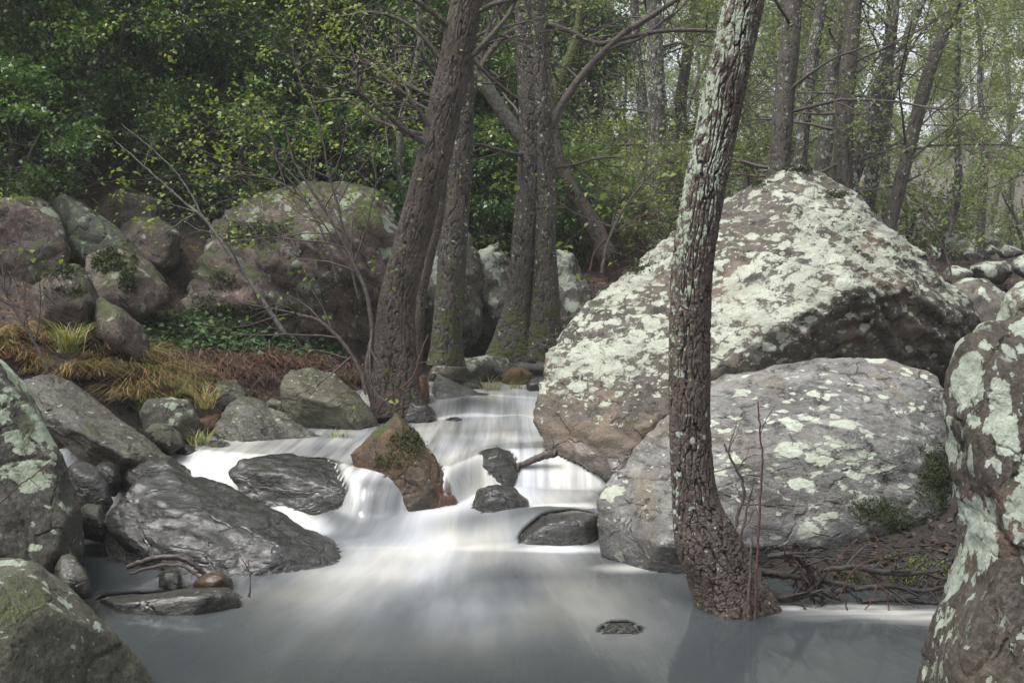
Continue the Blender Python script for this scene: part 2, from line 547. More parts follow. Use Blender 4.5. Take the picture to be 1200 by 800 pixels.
G1, G2 = (.135, .118, .105), (.21, .19, .172)
M_BIG = rock_mat('lichen_sandstone', (0.057, 0.049, 0.04644), (0.09975, 0.0882, 0.08424), lich=.62, lsc=8, lcol=(.315, .335, .27), lup=.46, moss=.08, crust=.35, wet=.30, wetband=.16, foot=(.35, 1.0), seed=1.3, warm=(.155, .115, .08), stretch=((.3, .5, .4), (1, 1, 1.5)))
M_GREY = rock_mat('pale_grey_rock', (0.1052, 0.1021, 0.114), (0.2042, 0.2016, 0.2294), lich=.46, lsc=4.6, lcol=(.375, .405, .325), lup=.16, moss=.0, wet=.16, wetband=.2, crust=.0, seed=2.1, veins=.3, warm=(.135, .115, .08), stretch=((.1, .9, .2), (1, 1, 2.2)))
M_NEAR = rock_mat('lichen_dark_rock', (0.0264, 0.02112, 0.01716), (0.0495, 0.0396, 0.033), lich=.60, lsc=6.5, lcol=(.265, .30, .245), lup=-.1, moss=.25, crust=.25, seed=3.7, warm=(.16, .085, .06), stretch=((0, .25, .3), (1.5, 1.5, .8)))
M_BANK = rock_mat('mossy_bank_rock', (0.036, 0.0328, 0.0272), (0.068, 0.064, 0.0544), lich=.40, lsc=9, lcol=(.19, .22, .16), lup=.2, moss=.5, wet=.2, crust=.35, seed=4.9)
M_CLIFF = rock_mat('shaded_cliff_rock', (0.06248, 0.04649, 0.0442), (0.1264, 0.09296, 0.09116), lich=.46, lsc=5, lcol=(.19, .22, .165), lup=.15, moss=.72, crust=.3, seed=6.1, warm=(.11, .068, .06))  # rock kept dark: some of the left bank's shade is in this colour
M_WET = rock_mat('wet_dark_rock', (0.02394, 0.02394, 0.02573), (0.07106, 0.07106, 0.0733), lich=0, moss=.1, wet=.6, wetband=.35, seed=7.2, rough=.4, bump=1.2, stretch=((.2, .5, .1), (1, 1, 2.6)))
M_SLAB = rock_mat('grey_slab_rock', (0.0468, 0.04485, 0.04193), (0.0975, 0.0936, 0.0858), lich=.3, lsc=14, lcol=(.24, .27, .2), lup=.1, moss=.22, wet=.16, wetband=.2, crust=.3, seed=8.8, rough=.5, stretch=((.1, .7, .2), (1, 1, 2.4)))
M_RUST = rock_mat('rusty_mossy_rock', (.055, .034, .018), (.115, .062, .028), lich=.12, lsc=14, lcol=(.26, .27, .19), lup=.2, moss=.5, wet=.12, crust=.2, seed=9.4, warm=(.20, .085, .04))
M_FAR = rock_mat('pale_lichen_rock', (.07, .062, .058), (.13, .12, .113), lich=.6, lsc=5, lcol=(.30, .335, .27), lup=.35, moss=.2, crust=.4, seed=10.3)


def carve_big(v):
    px, py, z = proj(v)
    line = np.interp(px, [700, 790, 870, 940, 990, 1060, 1110, 1160], [620, 530, 462, 392, 352, 348, 362, 400])
    nn = fbm(v * 2.6, 5, .62) * 44
    below = py - (line + nn)
    side = sstep(800, 930, px)
    amt = np.clip(below / 95, 0, 1) ** .9 * side * .27
    st_ = below / 24 + 1.2 * fbm(v * 1.6 + 3, 3)
    led = (np.abs((st_ % 1) - .5) * 2) * .085 * side * sstep(-20, 10, below) * (.4 + .6 * sstep(-.2, .3, fbm(v * 2.5 + 8, 2)))
    q2 = v @ np.array((.52, .1, .85)) * 5.5 + .5 * fbm(v * 1.3 + 6, 3)
    led = led + ((q2 % 1) ** 2 - .3) * .075 * sstep(905, 1010, px + .3 * (py - 200)) * sstep(20, -30, below)
    front = z < 9.1
    return v + (np.where(front, amt - led, 0))[:, None] * (FWD * 1.0 + RIGHT * -.15)


rock('boulder', 'huge pale boulder crusted with lichen, the largest rock, leaning over the stream', 8.3, [
    ([(624, 492, -.5), (634, 440, -.3), (648, 405, 0), (684, 358, .3), (735, 318, .5), (792, 274, .6), (852, 234, .6), (905, 206, .5), (935, 196, .4), (975, 206, .4), (1012, 238, .3),
      (1042, 264, .2), (1092, 318, 0), (1132, 352, 0), (1152, 376, 0), (1140, 470, 0), (1100, 520, 0), (712, 590, -.8), (688, 576, -.7), (660, 548, -.6), (640, 526, -.6)],
     [(720, 560, -1.0), (760, 500, -1.05), (840, 430, -1.0), (930, 370, -.95), (1000, 335, -.8), (1075, 335, -.45), (960, 470, -.8), (800, 560, -.9), (690, 500, -.75), (1100, 440, -.4)], .5, 2.0),
], M_BIG, cuts=0, vox=.026, smooth=4, a1=.06, a2=.045, a3=.012, strata=((.55, .25, .8), 9.0, .05, 1.5), seed=1.0, carve=carve_big)

rock('boulder', 'smooth grey boulder spotted with round lichen behind the leaning tree base', 6.3, [
    ([(694, 618, -.3), (698, 588, -.2), (738, 532, 0), (790, 474, .2), (850, 440, .35), (905, 426, .4), (960, 420, .4), (1040, 419, .4), (1100, 440, .3), (1120, 490, .1),
      (1130, 580, 0), (1125, 720, -.2), (950, 740, -.5), (810, 735, -.55), (745, 700, -.5), (712, 668, -.4)],
     [(770, 640, -.75), (800, 585, -.6), (860, 540, -.5), (850, 480, -.1), (990, 510, -.42), (1060, 520, -.35), (1040, 590, -.5), (960, 640, -.75), (1090, 600, -.4), (870, 640, -.7), (740, 640, -.55)], .5, 1.3),
], M_GREY, cuts=0, vox=.018, smooth=7, a1=.05, a2=.016, a3=.004, strata=((.3, .2, .9), 7.0, .016, 1.5), seed=2.0)

rock('boulder', 'dark near boulder patched with green-grey lichen at the right edge', 3.2, [
    ([(1111, 470), (1116, 430), (1126, 404), (1150, 379), (1200, 371), (1330, 395), (1400, 520), (1390, 700), (1124, 660), (1131, 610), (1131, 560)],
     [(1150, 420, -.1), (1160, 560, -.2), (1190, 640, -.28), (1250, 480, -.25), (1350, 600, -.3), (1140, 500, -.05)], .3, .8),
    ([(1124, 640), (1106, 690), (1088, 740), (1078, 800), (1066, 960), (1400, 980), (1400, 640)],
     [(1150, 700, -.22), (1130, 800, -.3), (1190, 900, -.45), (1300, 800, -.45), (1180, 640, -.24), (1140, 960, -.3)], .3, .8),
], M_NEAR, vox=.0095, smooth=6, a1=.035, a2=.022, a3=.006, f=2.4, strata=((.9, .3, -.25), 12.0, .025, 1.5), seed=3.0)

# left bank, front
rock('boulder', 'tall dark boulder with a pale green lichen cheek at the left edge', 5.2, [
    ([(-170, 430), (-60, 405), (0, 408), (22, 432), (50, 492), (80, 548), (96, 595), (98, 645), (88, 720), (-170, 720)],
     [(-20, 470, -.3), (20, 560, -.35), (60, 620, -.3), (0, 660, -.5), (-120, 560, -.5), (50, 690, -.35)], .3, 1.0),
], rock_mat('dark_lichen_cheek_rock', (0.02176, 0.0204, 0.01768), (0.04216, 0.03944, 0.034), lich=.5, lsc=4.5, lcol=(.235, .275, .20), lup=.5, moss=.3, crust=.4, seed=12.1), vox=.014, smooth=4, a1=.04, a2=.022, a3=.006, f=2.2, seed=4.0)
rock('boulder', 'broad greenish boulder rising from the pool in the bottom left corner', 3.75, [
    ([(-190, 640), (-60, 645), (8, 650), (45, 656), (78, 683), (112, 717), (142, 748), (168, 780), (205, 850), (215, 930), (-190, 960)],
     [(0, 690, -.25), (60, 730, -.3), (100, 790, -.32), (-80, 740, -.5), (130, 870, -.3), (20, 900, -.6), (90, 840, -.38)], .3, .8),
], rock_mat('green_stained_rock', (0.036, 0.036, 0.02448), (0.0684, 0.06624, 0.04896), lich=.3, lsc=9, lcol=(.25, .295, .235), lup=.35, moss=.28, crust=.3, seed=13.3, dark=(.035, .034, .028)), vox=.011, smooth=5, a1=.03, a2=.014, a3=.005, f=2.4, seed=5.0)
rock('boulder', 'long dark wet boulder tapering into the pool, left of the cascade', 5.95, [
    ([(120, 610, 0), (138, 585, 0), (160, 562, .1), (195, 547, .25), (240, 559, .3), (300, 588, .25), (360, 618, .1), (394, 634, 0), (403, 664, -.1), (396, 700, -.15), (300, 730, -.3), (180, 720, -.3), (128, 670, -.1)],
     [(190, 590, -.12), (250, 610, -.2), (330, 640, -.28), (300, 690, -.42), (210, 680, -.4), (150, 630, -.2), (385, 680, -.25)], .4, .9),
], M_WET, vox=.014, smooth=5, cuts=0, a1=.045, a2=.022, a3=.006, f=2.2, strata=((.35, .3, .9), 8, .016, 1.2), seed=6.0)
rock('flat_rock', 'low flat grey rock slab lying at the edge of the pool', 5.1, [
    ([(112, 702), (150, 696), (210, 690), (268, 690), (292, 704), (285, 745), (150, 755), (118, 730)], None, .22, .35)], M_SLAB, vox=.011, smooth=4, a1=.02, a2=.01, a3=.003, f=3, seed=7.0, cat='rock')
rock('boulder', 'long sloping grey-green boulder among the left bank rocks', 7.4, [
    ([(26, 445, .2), (60, 439, .3), (95, 456, .3), (150, 498, .2), (190, 526, .1), (206, 540, 0), (190, 566, -.1), (140, 568, -.2), (96, 545, -.2), (70, 520, -.1), (34, 480, 0)],
     [(80, 490, -.2), (110, 515, -.4), (150, 535, -.4), (60, 470, -.05)], .3, .7)], M_SLAB, vox=.014, smooth=3, a1=.04, a2=.02, a3=.006, f=2, strata=((.4, .2, .8), 10, .02, 2), cuts=0, seed=8.0)
rock('rock', 'small angular speckled rock at the cascade edge, below the mossy dark rock', 7.6, [
    ([(169, 505), (178, 496), (196, 494), (212, 508), (217, 522), (200, 534), (178, 520)], None, .16, .25)], M_BANK, vox=.01, smooth=1, a1=.012, a2=.01, a3=.003, f=4, seed=9.0, cat='rock')
rock('rock', 'dark mossy rock with a pale lichen rim below the yellow grass', 8.1, [
    ([(160, 482), (172, 468), (200, 465), (222, 468), (233, 490), (230, 522), (195, 530), (168, 510)], None, .2, .4)], M_BANK, vox=.013, smooth=2, a1=.03, a2=.015, a3=.004, f=3, seed=10.0, cat='rock')
rock('rock', 'small pointed green-topped rock behind the ribbed grey rock', 9.0, [
    ([(243, 462), (252, 447), (276, 444), (290, 462), (288, 490), (250, 490)], None, .16, .3)], M_BANK, vox=.014, smooth=2, a1=.02, a2=.015, a3=.004, f=3, seed=11.0, cat='rock')
rock('boulder', 'ribbed grey-brown boulder sloping into the upper water on the left', 8.35, [
    ([(252, 500, -.1), (262, 478, 0), (275, 464, .1), (300, 466, .15), (335, 486, .1), (370, 512, 0), (384, 524, 0), (370, 545, -.1), (300, 548, -.2), (256, 530, -.2)],
     [(290, 485, -.15), (285, 520, -.3), (330, 515, -.2)], .2, .5)], M_SLAB, vox=.013, smooth=3, a1=.03, a2=.02, a3=.005, f=2.6, strata=((.7, .2, .6), 10, .035, 2), seed=12.0)
rock('boulder', 'large rounded olive-grey boulder with a dark undercut by the thick leaning trunk', 8.9, [
    ([(329, 452, 0), (338, 434, .1), (358, 431, .2), (390, 438, .2), (418, 460, .15), (440, 488, .05), (448, 508, 0), (425, 520, -.1), (390, 515, -.05), (345, 505, -.05), (330, 480, 0)],
     [(355, 465, -.22), (395, 475, -.25), (420, 505, -.2)], .25, .8)], rock_mat('olive_rock', (0.0576, 0.05376, 0.0384), (0.1056, 0.1008, 0.0768), lich=.15, lsc=12, moss=.22, wet=.30, seed=15.5, rough=.6, stretch=((.2, .9, .1), (1, 1, 2.5)), dark=(.05, .048, .035)), vox=.015, smooth=4, a1=.03, a2=.015, a3=.005, f=2.2, strata=((.6, .1, .75), 9, .015, 2), cuts=0, seed=13.0)
# stream rocks
rock('boulder', 'glistening black rock half under the stream beside the curved veil of water', 6.95, [
    ([(266, 552, 0), (285, 537, .1), (335, 530, .2), (380, 536, .25), (415, 549, .15), (445, 578, .1), (462, 615, 0), (400, 640, -.15), (330, 615, -.15), (285, 585, -.1)],
     [(330, 555, -.15), (400, 575, -.2), (430, 610, -.2), (350, 600, -.25)], .25, .55)], M_WET, vox=.013, smooth=4, a1=.035, a2=.022, a3=.006, f=2.4, strata=((.3, .3, .9), 9, .014, 1.2), cuts=0, seed=14.0)
rock('boulder', 'pointed triangular rust-brown rock with green moss splitting the cascade', 6.92, [
    ([(411, 532, .1), (438, 506, .1), (464, 481, .05), (476, 492, .05), (500, 523, 0), (524, 556, 0), (540, 605, -.1), (490, 650, -.1), (430, 620, 0)],
     [(470, 495, -.08), (470, 545, -.2), (505, 570, -.22), (480, 610, -.28)], .2, .42)], M_RUST, vox=.012, smooth=2, a1=.02, a2=.018, a3=.006, f=3, cuts=0, seed=15.0)
rock('rock', 'small black lichen-speckled rock at the foot of the thick leaning trunk', 9.2, [
    ([(462, 478), (478, 470), (503, 473), (514, 484), (505, 500), (470, 500)], None, .16, .3)], M_WET, vox=.014, smooth=2, a1=.02, a2=.012, a3=.004, f=4, seed=16.0, cat='rock')
rock('standing_stone', 'thin upright brown stone beside the blue-grey slab', 9.75, [
    ([(488, 462), (490, 442), (497, 437), (503, 446), (504, 490), (488, 492)], None, .08, .16)], M_RUST, vox=.012, smooth=2, a1=.01, a2=.008, a3=.003, f=5, seed=17.0, cat='rock')
rock('flat_rock', 'sloping blue-grey slab at the head of the upper fall', 10.0, [
    ([(502, 445, .1), (510, 437, .15), (530, 446, .1), (560, 462, 0), (592, 474, -.05), (585, 498, -.2), (504, 502, -.25)],
     [(510, 482, -.3), (545, 482, -.28), (530, 452, -.02)], .2, .5)], rock_mat('blue_grey_slab', (.06, .062, .072), (.11, .112, .125), lich=.0, moss=.1, wet=.42, wetband=.12, seed=17.7, rough=.5, stretch=((.2, .5, 0), (1, 1, 2.5))), vox=.014, smooth=2, a1=.02, a2=.014, a3=.005, f=2.6, seed=18.0, cat='rock')
rock('flat_rock', 'long flat rock with a pale lichen edge across the stream head', 11.2, [
    ([(503, 440), (510, 430), (545, 422), (590, 419), (606, 430), (602, 452), (560, 458), (510, 455)], None, .25, .5)], M_FAR, vox=.016, smooth=2, a1=.02, a2=.015, a3=.005, f=2.5, seed=19.0, cat='rock')
rock('rock', 'rounded brown rock right of the long flat rock at the stream head', 11.0, [
    ([(586, 440), (598, 430), (616, 429), (626, 438), (620, 454), (592, 456)], None, .2, .3)], M_RUST, vox=.016, smooth=2, a1=.02, a2=.012, a3=.004, f=3, seed=20.0, cat='rock')
rock('rock', 'small dark angular rock in front of the long flat rock', 10.7, [
    ([(532, 450), (545, 444), (560, 444), (569, 456), (560, 470), (540, 466)], None, .15, .25)], M_WET, vox=.014, smooth=1, a1=.015, a2=.012, a3=.004, f=4, seed=21.0, cat='rock')
rock('rock', 'small slate-coloured rock tucked under the overhang of the huge boulder', 10.5, [
    ([(616, 448), (625, 441), (642, 441), (650, 450), (640, 466), (618, 464)], None, .15, .25)], M_WET, vox=.014, smooth=1, a1=.015, a2=.01, a3=.004, f=4, seed=22.0, cat='rock')
rock('rock', 'wet black rock in mid cascade with water pouring round it', 7.55, [
    ([(556, 540), (566, 528), (582, 523), (598, 530), (610, 548), (612, 580), (580, 600), (558, 578)], None, .18, .28)], M_WET, vox=.011, smooth=3, a1=.02, a2=.016, a3=.005, f=4, cuts=2, seed=23.0, cat='rock')
rock('rock', 'low rounded wet rock just below the rock in mid cascade', 6.75, [
    ([(554, 592), (560, 574), (580, 567), (602, 571), (618, 586), (624, 612), (590, 625), (558, 612)], None, .18, .28)], M_WET, vox=.01, smooth=3, a1=.02, a2=.014, a3=.005, f=4, cuts=2, seed=24.0, cat='rock')
rock('rock', 'smooth slate hump under a film of water beside the grey boulder', 6.35, [
    ([(594, 640), (612, 622), (640, 604), (672, 598), (704, 602), (712, 650), (650, 680), (600, 665)], None, .22, .35)], M_WET, vox=.012, smooth=8, a1=.02, a2=.008, a3=.001, f=2.5, cuts=0, seed=25.0, cat='rock')
rock('rock', 'tiny flat stone just breaking the surface of the pool', 4.72, [
    ([(696, 744), (712, 731), (736, 730), (758, 744), (752, 768), (704, 768)], None, .1, .16)], M_WET, vox=.006, smooth=1, a1=.012, a2=.012, a3=.004, f=7, cuts=0, seed=26.0, cat='rock')
rock('rock', 'tiny black stone tip between the upper fall and mid cascade rock', 9.2, [
    ([(522, 494), (532, 490), (544, 494), (540, 506), (526, 506)], None, .08, .12)], M_WET, vox=.01, smooth=1, a1=.01, a2=.01, a3=.003, f=6, seed=27.0, cat='rock')
# rocks between the left boulders
SMALL = [
    ('brown-streaked wet rock beside the tall dark boulder', 6.7, [(78, 548), (92, 538), (112, 544), (128, 566), (134, 590), (120, 612), (84, 600)], M_WET),
    ('rounded slate stone wedged behind the brown-streaked wet rock', 7.0, [(108, 548), (122, 541), (138, 546), (144, 562), (136, 582), (112, 575)], M_WET),
    ('dark split rock above the long wet boulder', 7.1, [(136, 572), (148, 548), (172, 538), (204, 534), (228, 548), (226, 572), (180, 600), (142, 590)], M_WET),
    ('smooth grey stone lying against the tall dark boulder', 6.0, [(88, 606), (98, 588), (118, 592), (125, 610), (122, 634), (92, 630)], M_SLAB),
    ('small round dark stone at the left end of the upper water', 7.75, [(203, 526), (214, 517), (228, 523), (233, 534), (220, 546), (206, 540)], M_WET),
    ('humped brown stone beside a grass tuft at the water edge', 7.95, [(232, 532), (244, 518), (258, 515), (272, 526), (276, 538), (250, 546)], M_BANK),
    ('wedge of grey stone leaning among the dark twigs', 4.9, [(62, 668), (72, 650), (84, 649), (104, 676), (110, 700), (70, 700)], M_SLAB),
    ('flat ochre stone at the foot of the long wet boulder', 5.35, [(224, 684), (236, 671), (258, 668), (272, 678), (274, 698), (232, 702)], M_RUST),
    ('pale upright pebble beside the flat ochre stone', 5.4, [(184, 680), (192, 668), (208, 664), (214, 678), (210, 698), (188, 698)], M_SLAB),
    ('brown slab leaning behind the long grey-green boulder', 8.6, [(20, 425), (38, 420), (62, 430), (76, 446), (60, 470), (24, 460)], M_BANK),
    ('half-buried pale rock in the dead bracken', 8.9, [(150, 452), (165, 447), (190, 452), (198, 466), (180, 480), (152, 472)], M_BANK),
    ('dark rust-red block beside the ribbed boulder', 8.5, [(232, 492), (242, 485), (258, 484), (262, 500), (258, 520), (236, 520)], M_RUST),
    ('thin grey stone against the olive boulder', 9.0, [(306, 474), (318, 466), (332, 470), (338, 482), (326, 494), (308, 490)], M_SLAB),
]
for i, (lb, d, sil, m) in enumerate(SMALL):
    rock('rock', lb, d, sil, m, bulge=.15, thick=.28, vox=.012, smooth=2, a1=.02, a2=.014, a3=.004, f=3.5, seed=30.0 + i, cat='rock')
# the rocks up the left bank
rock('boulder', 'tall blunt boulder with white lichen spots high at the left edge', 10.2, [
    ([(-60, 250), (-10, 236), (22, 232), (52, 236), (70, 262), (78, 300), (70, 330), (20, 350), (-60, 350)], None, .5, .9)], M_CLIFF, vox=.022, smooth=3, a1=.06, a2=.03, a3=.01, seed=50.0)
rock('boulder', 'dark green slanting slab rock right of the tall blunt boulder', 10.6, [
    ([(58, 235), (75, 227), (100, 240), (150, 275), (188, 315), (200, 345), (160, 350), (100, 330), (70, 290)], None, .3, .9)], rock_mat('green_slab_rock', (.035, .044, .033), (.065, .078, .06), lich=.3, lsc=7, lcol=(.15, .19, .135), moss=.5, seed=21.0), vox=.02, smooth=2, a1=.05, a2=.025, a3=.008, seed=51.0)
rock('boulder', 'square mossy block with ivy in the middle of the left rock pile', 9.8, [
    ([(98, 335), (108, 302), (128, 292), (170, 305), (198, 330), (192, 350), (165, 372), (135, 370), (104, 360)], None, .35, .7)], M_CLIFF, vox=.018, smooth=2, a1=.05, a2=.03, a3=.008, seed=52.0)
rock('boulder', 'brown rounded rock at the top of the left rock pile under the shrubs', 11.8, [
    ([(108, 248), (122, 224), (150, 217), (180, 230), (192, 250), (180, 275), (120, 275)], None, .4, .8)], M_CLIFF, vox=.022, smooth=3, a1=.05, a2=.03, a3=.01, seed=53.0)
rock('boulder', 'grey-green wedge rock below the top brown rock of the pile', 11.0, [
    ([(138, 278), (150, 260), (185, 256), (212, 270), (206, 310), (190, 318), (150, 300)], None, .35, .7)], M_CLIFF, vox=.02, smooth=2, a1=.05, a2=.03, a3=.008, seed=54.0)
rock('boulder', 'brown-topped rock with a bright moss edge above the sedge grass', 8.9, [
    ([(36, 345), (48, 320), (80, 307), (104, 330), (120, 360), (112, 388), (80, 392), (45, 375)], None, .35, .7)], M_CLIFF, vox=.017, smooth=2, a1=.04, a2=.03, a3=.008, seed=55.0)
rock('boulder', 'long lichen-grey rock running down to the ivy patch', 8.8, [
    ([(98, 358), (118, 350), (140, 362), (165, 385), (176, 405), (170, 425), (140, 415), (106, 388)], None, .3, .5)], M_CLIFF, vox=.016, smooth=2, a1=.04, a2=.025, a3=.008, seed=56.0)
rock('boulder', 'wide purple-grey mossy boulder wall behind the ivy patch', 11.0, [
    ([(185, 372, .1), (200, 330, .1), (240, 285, .3), (272, 250, .5), (320, 226, .7), (362, 216, .7), (422, 214, .7), (462, 236, .6), (480, 300, .3), (470, 440, -.1), (330, 430, -.3), (230, 410, -.2)],
     [(250, 330, -.4), (340, 300, -.35), (420, 290, -.2), (320, 400, -.7), (420, 400, -.5), (230, 385, -.5), (330, 240, .3)], .6, 2.0)], M_CLIFF, vox=.028, smooth=3, a1=.11, a2=.06, a3=.016, f=1.2, strata=((.5, .2, .8), 5, .06, 2), seed=57.0)
rock('boulder', 'lichen-streaked boulder seen between the twin trunks and the thick leaning trunk', 12.4, [
    ([(470, 310), (500, 250), (545, 262), (560, 320), (570, 420), (470, 430)], None, .4, 1.2)], M_FAR, vox=.028, smooth=3, a1=.1, a2=.05, a3=.015, seed=58.0)
rock('boulder', 'pale crusted boulder just left of the twin trunks', 12.9, [
    ([(535, 340), (552, 290), (585, 275), (600, 300), (606, 420), (545, 425)], None, .4, 1.0)], M_FAR, vox=.028, smooth=3, a1=.09, a2=.05, a3=.015, seed=59.0)
rock('boulder', 'pale rock slope right of the twin trunks above the stream head', 13.0, [
    ([(620, 330), (640, 290), (668, 300), (690, 335), (700, 400), (650, 430), (622, 420)], None, .4, 1.0)], M_FAR, vox=.028, smooth=3, a1=.09, a2=.05, a3=.015, seed=60.0)
# rocks beyond the huge boulder
rock('boulder', 'pale flat-topped boulder behind the right shoulder of the huge boulder', 10.2, [
    ([(1105, 345), (1130, 332), (1160, 332), (1178, 348), (1176, 390), (1120, 400)], None, .35, .9)], M_FAR, vox=.022, smooth=3, a1=.05, a2=.03, a3=.01, seed=61.0)
rock('boulder', 'pale round boulder at the right edge above the dark near boulder', 9.0, [
    ([(1168, 380), (1180, 345), (1205, 330), (1250, 335), (1265, 400), (1190, 420)], None, .35, .8)], M_FAR, vox=.02, smooth=3, a1=.05, a2=.03, a3=.01, seed=62.0)
rr = random.Random(11)
for i, (px, py, s, d) in enumerate([(1085, 300, 22, 19), (1105, 318, 16, 17), (1135, 310, 14, 21), (1168, 322, 16, 20), (1150, 290, 18, 26), (1190, 300, 18, 24), (1100, 272, 16, 28), (1180, 268, 16, 32), (1065, 285, 14, 22), (1130, 262, 12, 33), (1198, 285, 15, 30)] + [(rr.uniform(1060, 1215), rr.uniform(255, 318), rr.uniform(7, 15), 0) for _ in range(18)]):
    if d == 0: d = 17 + (322 - py) * .28
    sil = [(px + s * math.cos(a) * rr.uniform(.8, 1.3), py + s * .75 * math.sin(a) * rr.uniform(.8, 1.2)) for a in np.arange(0, 6.2, .8)]
    rock('boulder', 'pale misty rock scattered on the far woodland slope', d, sil, M_FAR, bulge=s * d / F * .8, thick=s * d / F, vox=.03, smooth=2, a1=.06, a2=.04, a3=.01, seed=70.0 + i, group='misty rocks on the far slope')

for i, (px, py, s, d) in enumerate([(1124, 322, 19, 12.5), (1160, 318, 26, 13), (1205, 312, 24, 12.6), (1138, 300, 11, 15), (1180, 296, 15, 15.5), (1108, 306, 9, 16)]):
    sil = [(px + s * math.cos(a) * rr.uniform(.8, 1.4), py + s * .55 * math.sin(a) * rr.uniform(.6, 1.3)) for a in np.arange(0, 6.2, .9)]
    rock('rock', 'small pale rock in the leaf litter behind the right shoulder of the huge boulder', d, sil, M_FAR, bulge=s * d / F * .8, thick=s * d / F, vox=.016, smooth=1, a1=.02, a2=.018, a3=.006, seed=140.0 + i, cat='rock', group='pale rocks behind the huge boulder')

# ------------------------------------------------------------------ water
wx, wy, wf = grid(np.arange(-4.2, 4.6, .022), np.arange(1.2, 13.6, .024))
wzv = water_z(wx, wy)
pw = np.stack([wx * 1.1, wy * .55, 0 * wx], 1)
wzv = wzv + .006 * fbm(pw * 2, 2) + .004 * fbm(np.stack([wx * 6, wy * 1.5, 0 * wx], 1), 2)
xl = np.interp(wy, *XL) - .5; xr = np.interp(wy, *XR) + .9
keepv = (wx > xl) & (wx < xr)
keepf = keepv[wf].all(1)
wf = wf[keepf]
used = np.unique(wf); remap = -np.ones(len(wx), int); remap[used] = np.arange(len(used)); wf = remap[wf]
wx, wy, wzv = wx[used], wy[used], wzv[used]
# how deep the water stands over the rocks: thin films let them show
vs, fs, off = [], [], 0
for v, f_ in ROCK_BVH:
    lo, hi = v.min(0), v.max(0)
    if hi[0] < -4 or lo[0] > 4.5 or lo[1] > 13.5: continue
    vs.append(v); fs += [tuple(i + off for i in q) for q in f_]; off += len(v)
bvh = BVHTree.FromPolygons([tuple(p) for p in np.concatenate(vs)], fs)
film = np.full(len(wx), .3)
for i in range(len(wx)):
    h = bvh.ray_cast(Vector((wx[i], wy[i], wzv[i])), Vector((0, 0, -1)), .3)
    if h[0] is not None: film[i] = h[3]
f0 = np.interp(wx, *F0); f1 = np.interp(wx, *F1)
t = np.clip((wy - f0) / (f1 - f0), 0, 1)
foam = .86 * sstep(-.2, .12, (wy - f0)) * sstep(1.25, .75, t)                # the first fall
foam = np.maximum(foam, (.50 + .12 * np.sin(wx * 3 + 1)) * sstep(0, .35, wy - f1))          # creamy shelf
foam = np.where((wx < -.75) & (wy > f1), np.minimum(foam, .42), foam)
foam = np.maximum(foam, .55 * sstep(9.0, 9.4, wy) * sstep(11.0, 9.9, wy))
foam = np.maximum(foam, .85 * np.exp(-((wy - 9.2 + .06 * np.sin(wx * 5)) / .12) ** 2))
foam = np.maximum(foam, .8 * np.exp(-((wy - 9.95 + .05 * np.sin(wx * 4)) / .10) ** 2))
foam = foam * (1 - .7 * np.exp(-(((wx + .38) / .28) ** 2 + ((wy - 9.62) / .22) ** 2)))
foam = np.where(wy > 11.0, np.minimum(foam, .12), foam)
tt = np.maximum(0, f0 - wy)
lat = np.exp(-((wx + .32 + .06 * tt) / (.55 + .30 * tt)) ** 2)
plume = np.exp(-(tt / 1.55) ** 2.2) * (.07 + .93 * lat)
foam = np.maximum(foam, np.where(wy < f0 + .1, plume, 0))
lip = 6.62 - .08 * np.sin(wx * 4 + 1) + .1 * sstep(-.4, -1.2, wx)
_c, sch, dch = chute(wx, wy)
foam = np.maximum(foam, .9 * np.exp(-(dch / .13) ** 2))
vn = perlin(np.stack([wx * 2.2, wy * 1.2, 0 * wx + 5], 1)); v2 = perlin(np.stack([wx * 1.3, wy * 2.5, 0 * wx + 9], 1))
veil = np.exp(-(((wx + .80) / .22) ** 2 + ((wy - 6.78) / .30) ** 2))
foam = foam * (1 - .86 * veil)
foam = np.maximum(foam, .9 * np.exp(-((wx + 1.02 + .35 * (wy - 6.8)) / .045) ** 2) * sstep(6.5, 6.6, wy) * sstep(7.15, 7.0, wy))
foam = np.maximum(foam, (.78 + .3 * vn) * np.exp(-((wy - lip - .10 - .1 * v2) / .15) ** 2) * sstep(-1.35, -1.0, wx) * sstep(.75, .40, wx))
foam = foam * (1 - .5 * np.exp(-(((wx + .27) / .36) ** 2 + ((wy - 6.42) / .15) ** 2)))   # the dark lee below the low step
foam = np.maximum(foam, .9 * np.exp(-(((wx + .45) / .7) ** 2 + ((wy - 6.05) / .16) ** 2)))
foam = foam * (1 - .8 * np.exp(-(((wx - .27) / .34) ** 2 + ((wy - 6.38) / .2) ** 2)))
foam = np.maximum(foam, .8 * np.exp(-(((wx - .25) / .5) ** 2 + ((wy - 6.0) / .08) ** 2)))
foam = np.maximum(foam, .75 * np.exp(-(((wx - .62) / .2) ** 2 + ((wy - 5.62) / .1) ** 2)))
foam = np.maximum(foam, (.55 + .5 * perlin(np.stack([wx * 3.5, wy * 22, 0 * wx + 2], 1))) * sstep(.95, 1.35, wx) * np.exp(-((wy - 4.93 + .16 * (wx - 1.2)) / .14) ** 2))
foam = np.maximum(foam, .30 * np.exp(-((wy - 5.0) / .7) ** 2) * np.exp(-((wx + .15) / .9) ** 2))
foam = np.maximum(foam * (1 + .35 * vn + .25 * v2), .03)
thin = sstep(.0, .045, film)
fall = sstep(-.05, .08, wy - f0) * sstep(1.3, .75, t)
fall = np.maximum(fall, .3 * sstep(9.2, 9.4, wy) * sstep(10.15, 9.9, wy))
dn = np.maximum(0, 7.1 - wy)
uv = np.stack([1.15 * (wx + .2) / (1 + .42 * dn), 12 - wy + .25 * np.abs(wx + .2) * dn * .4], 1)
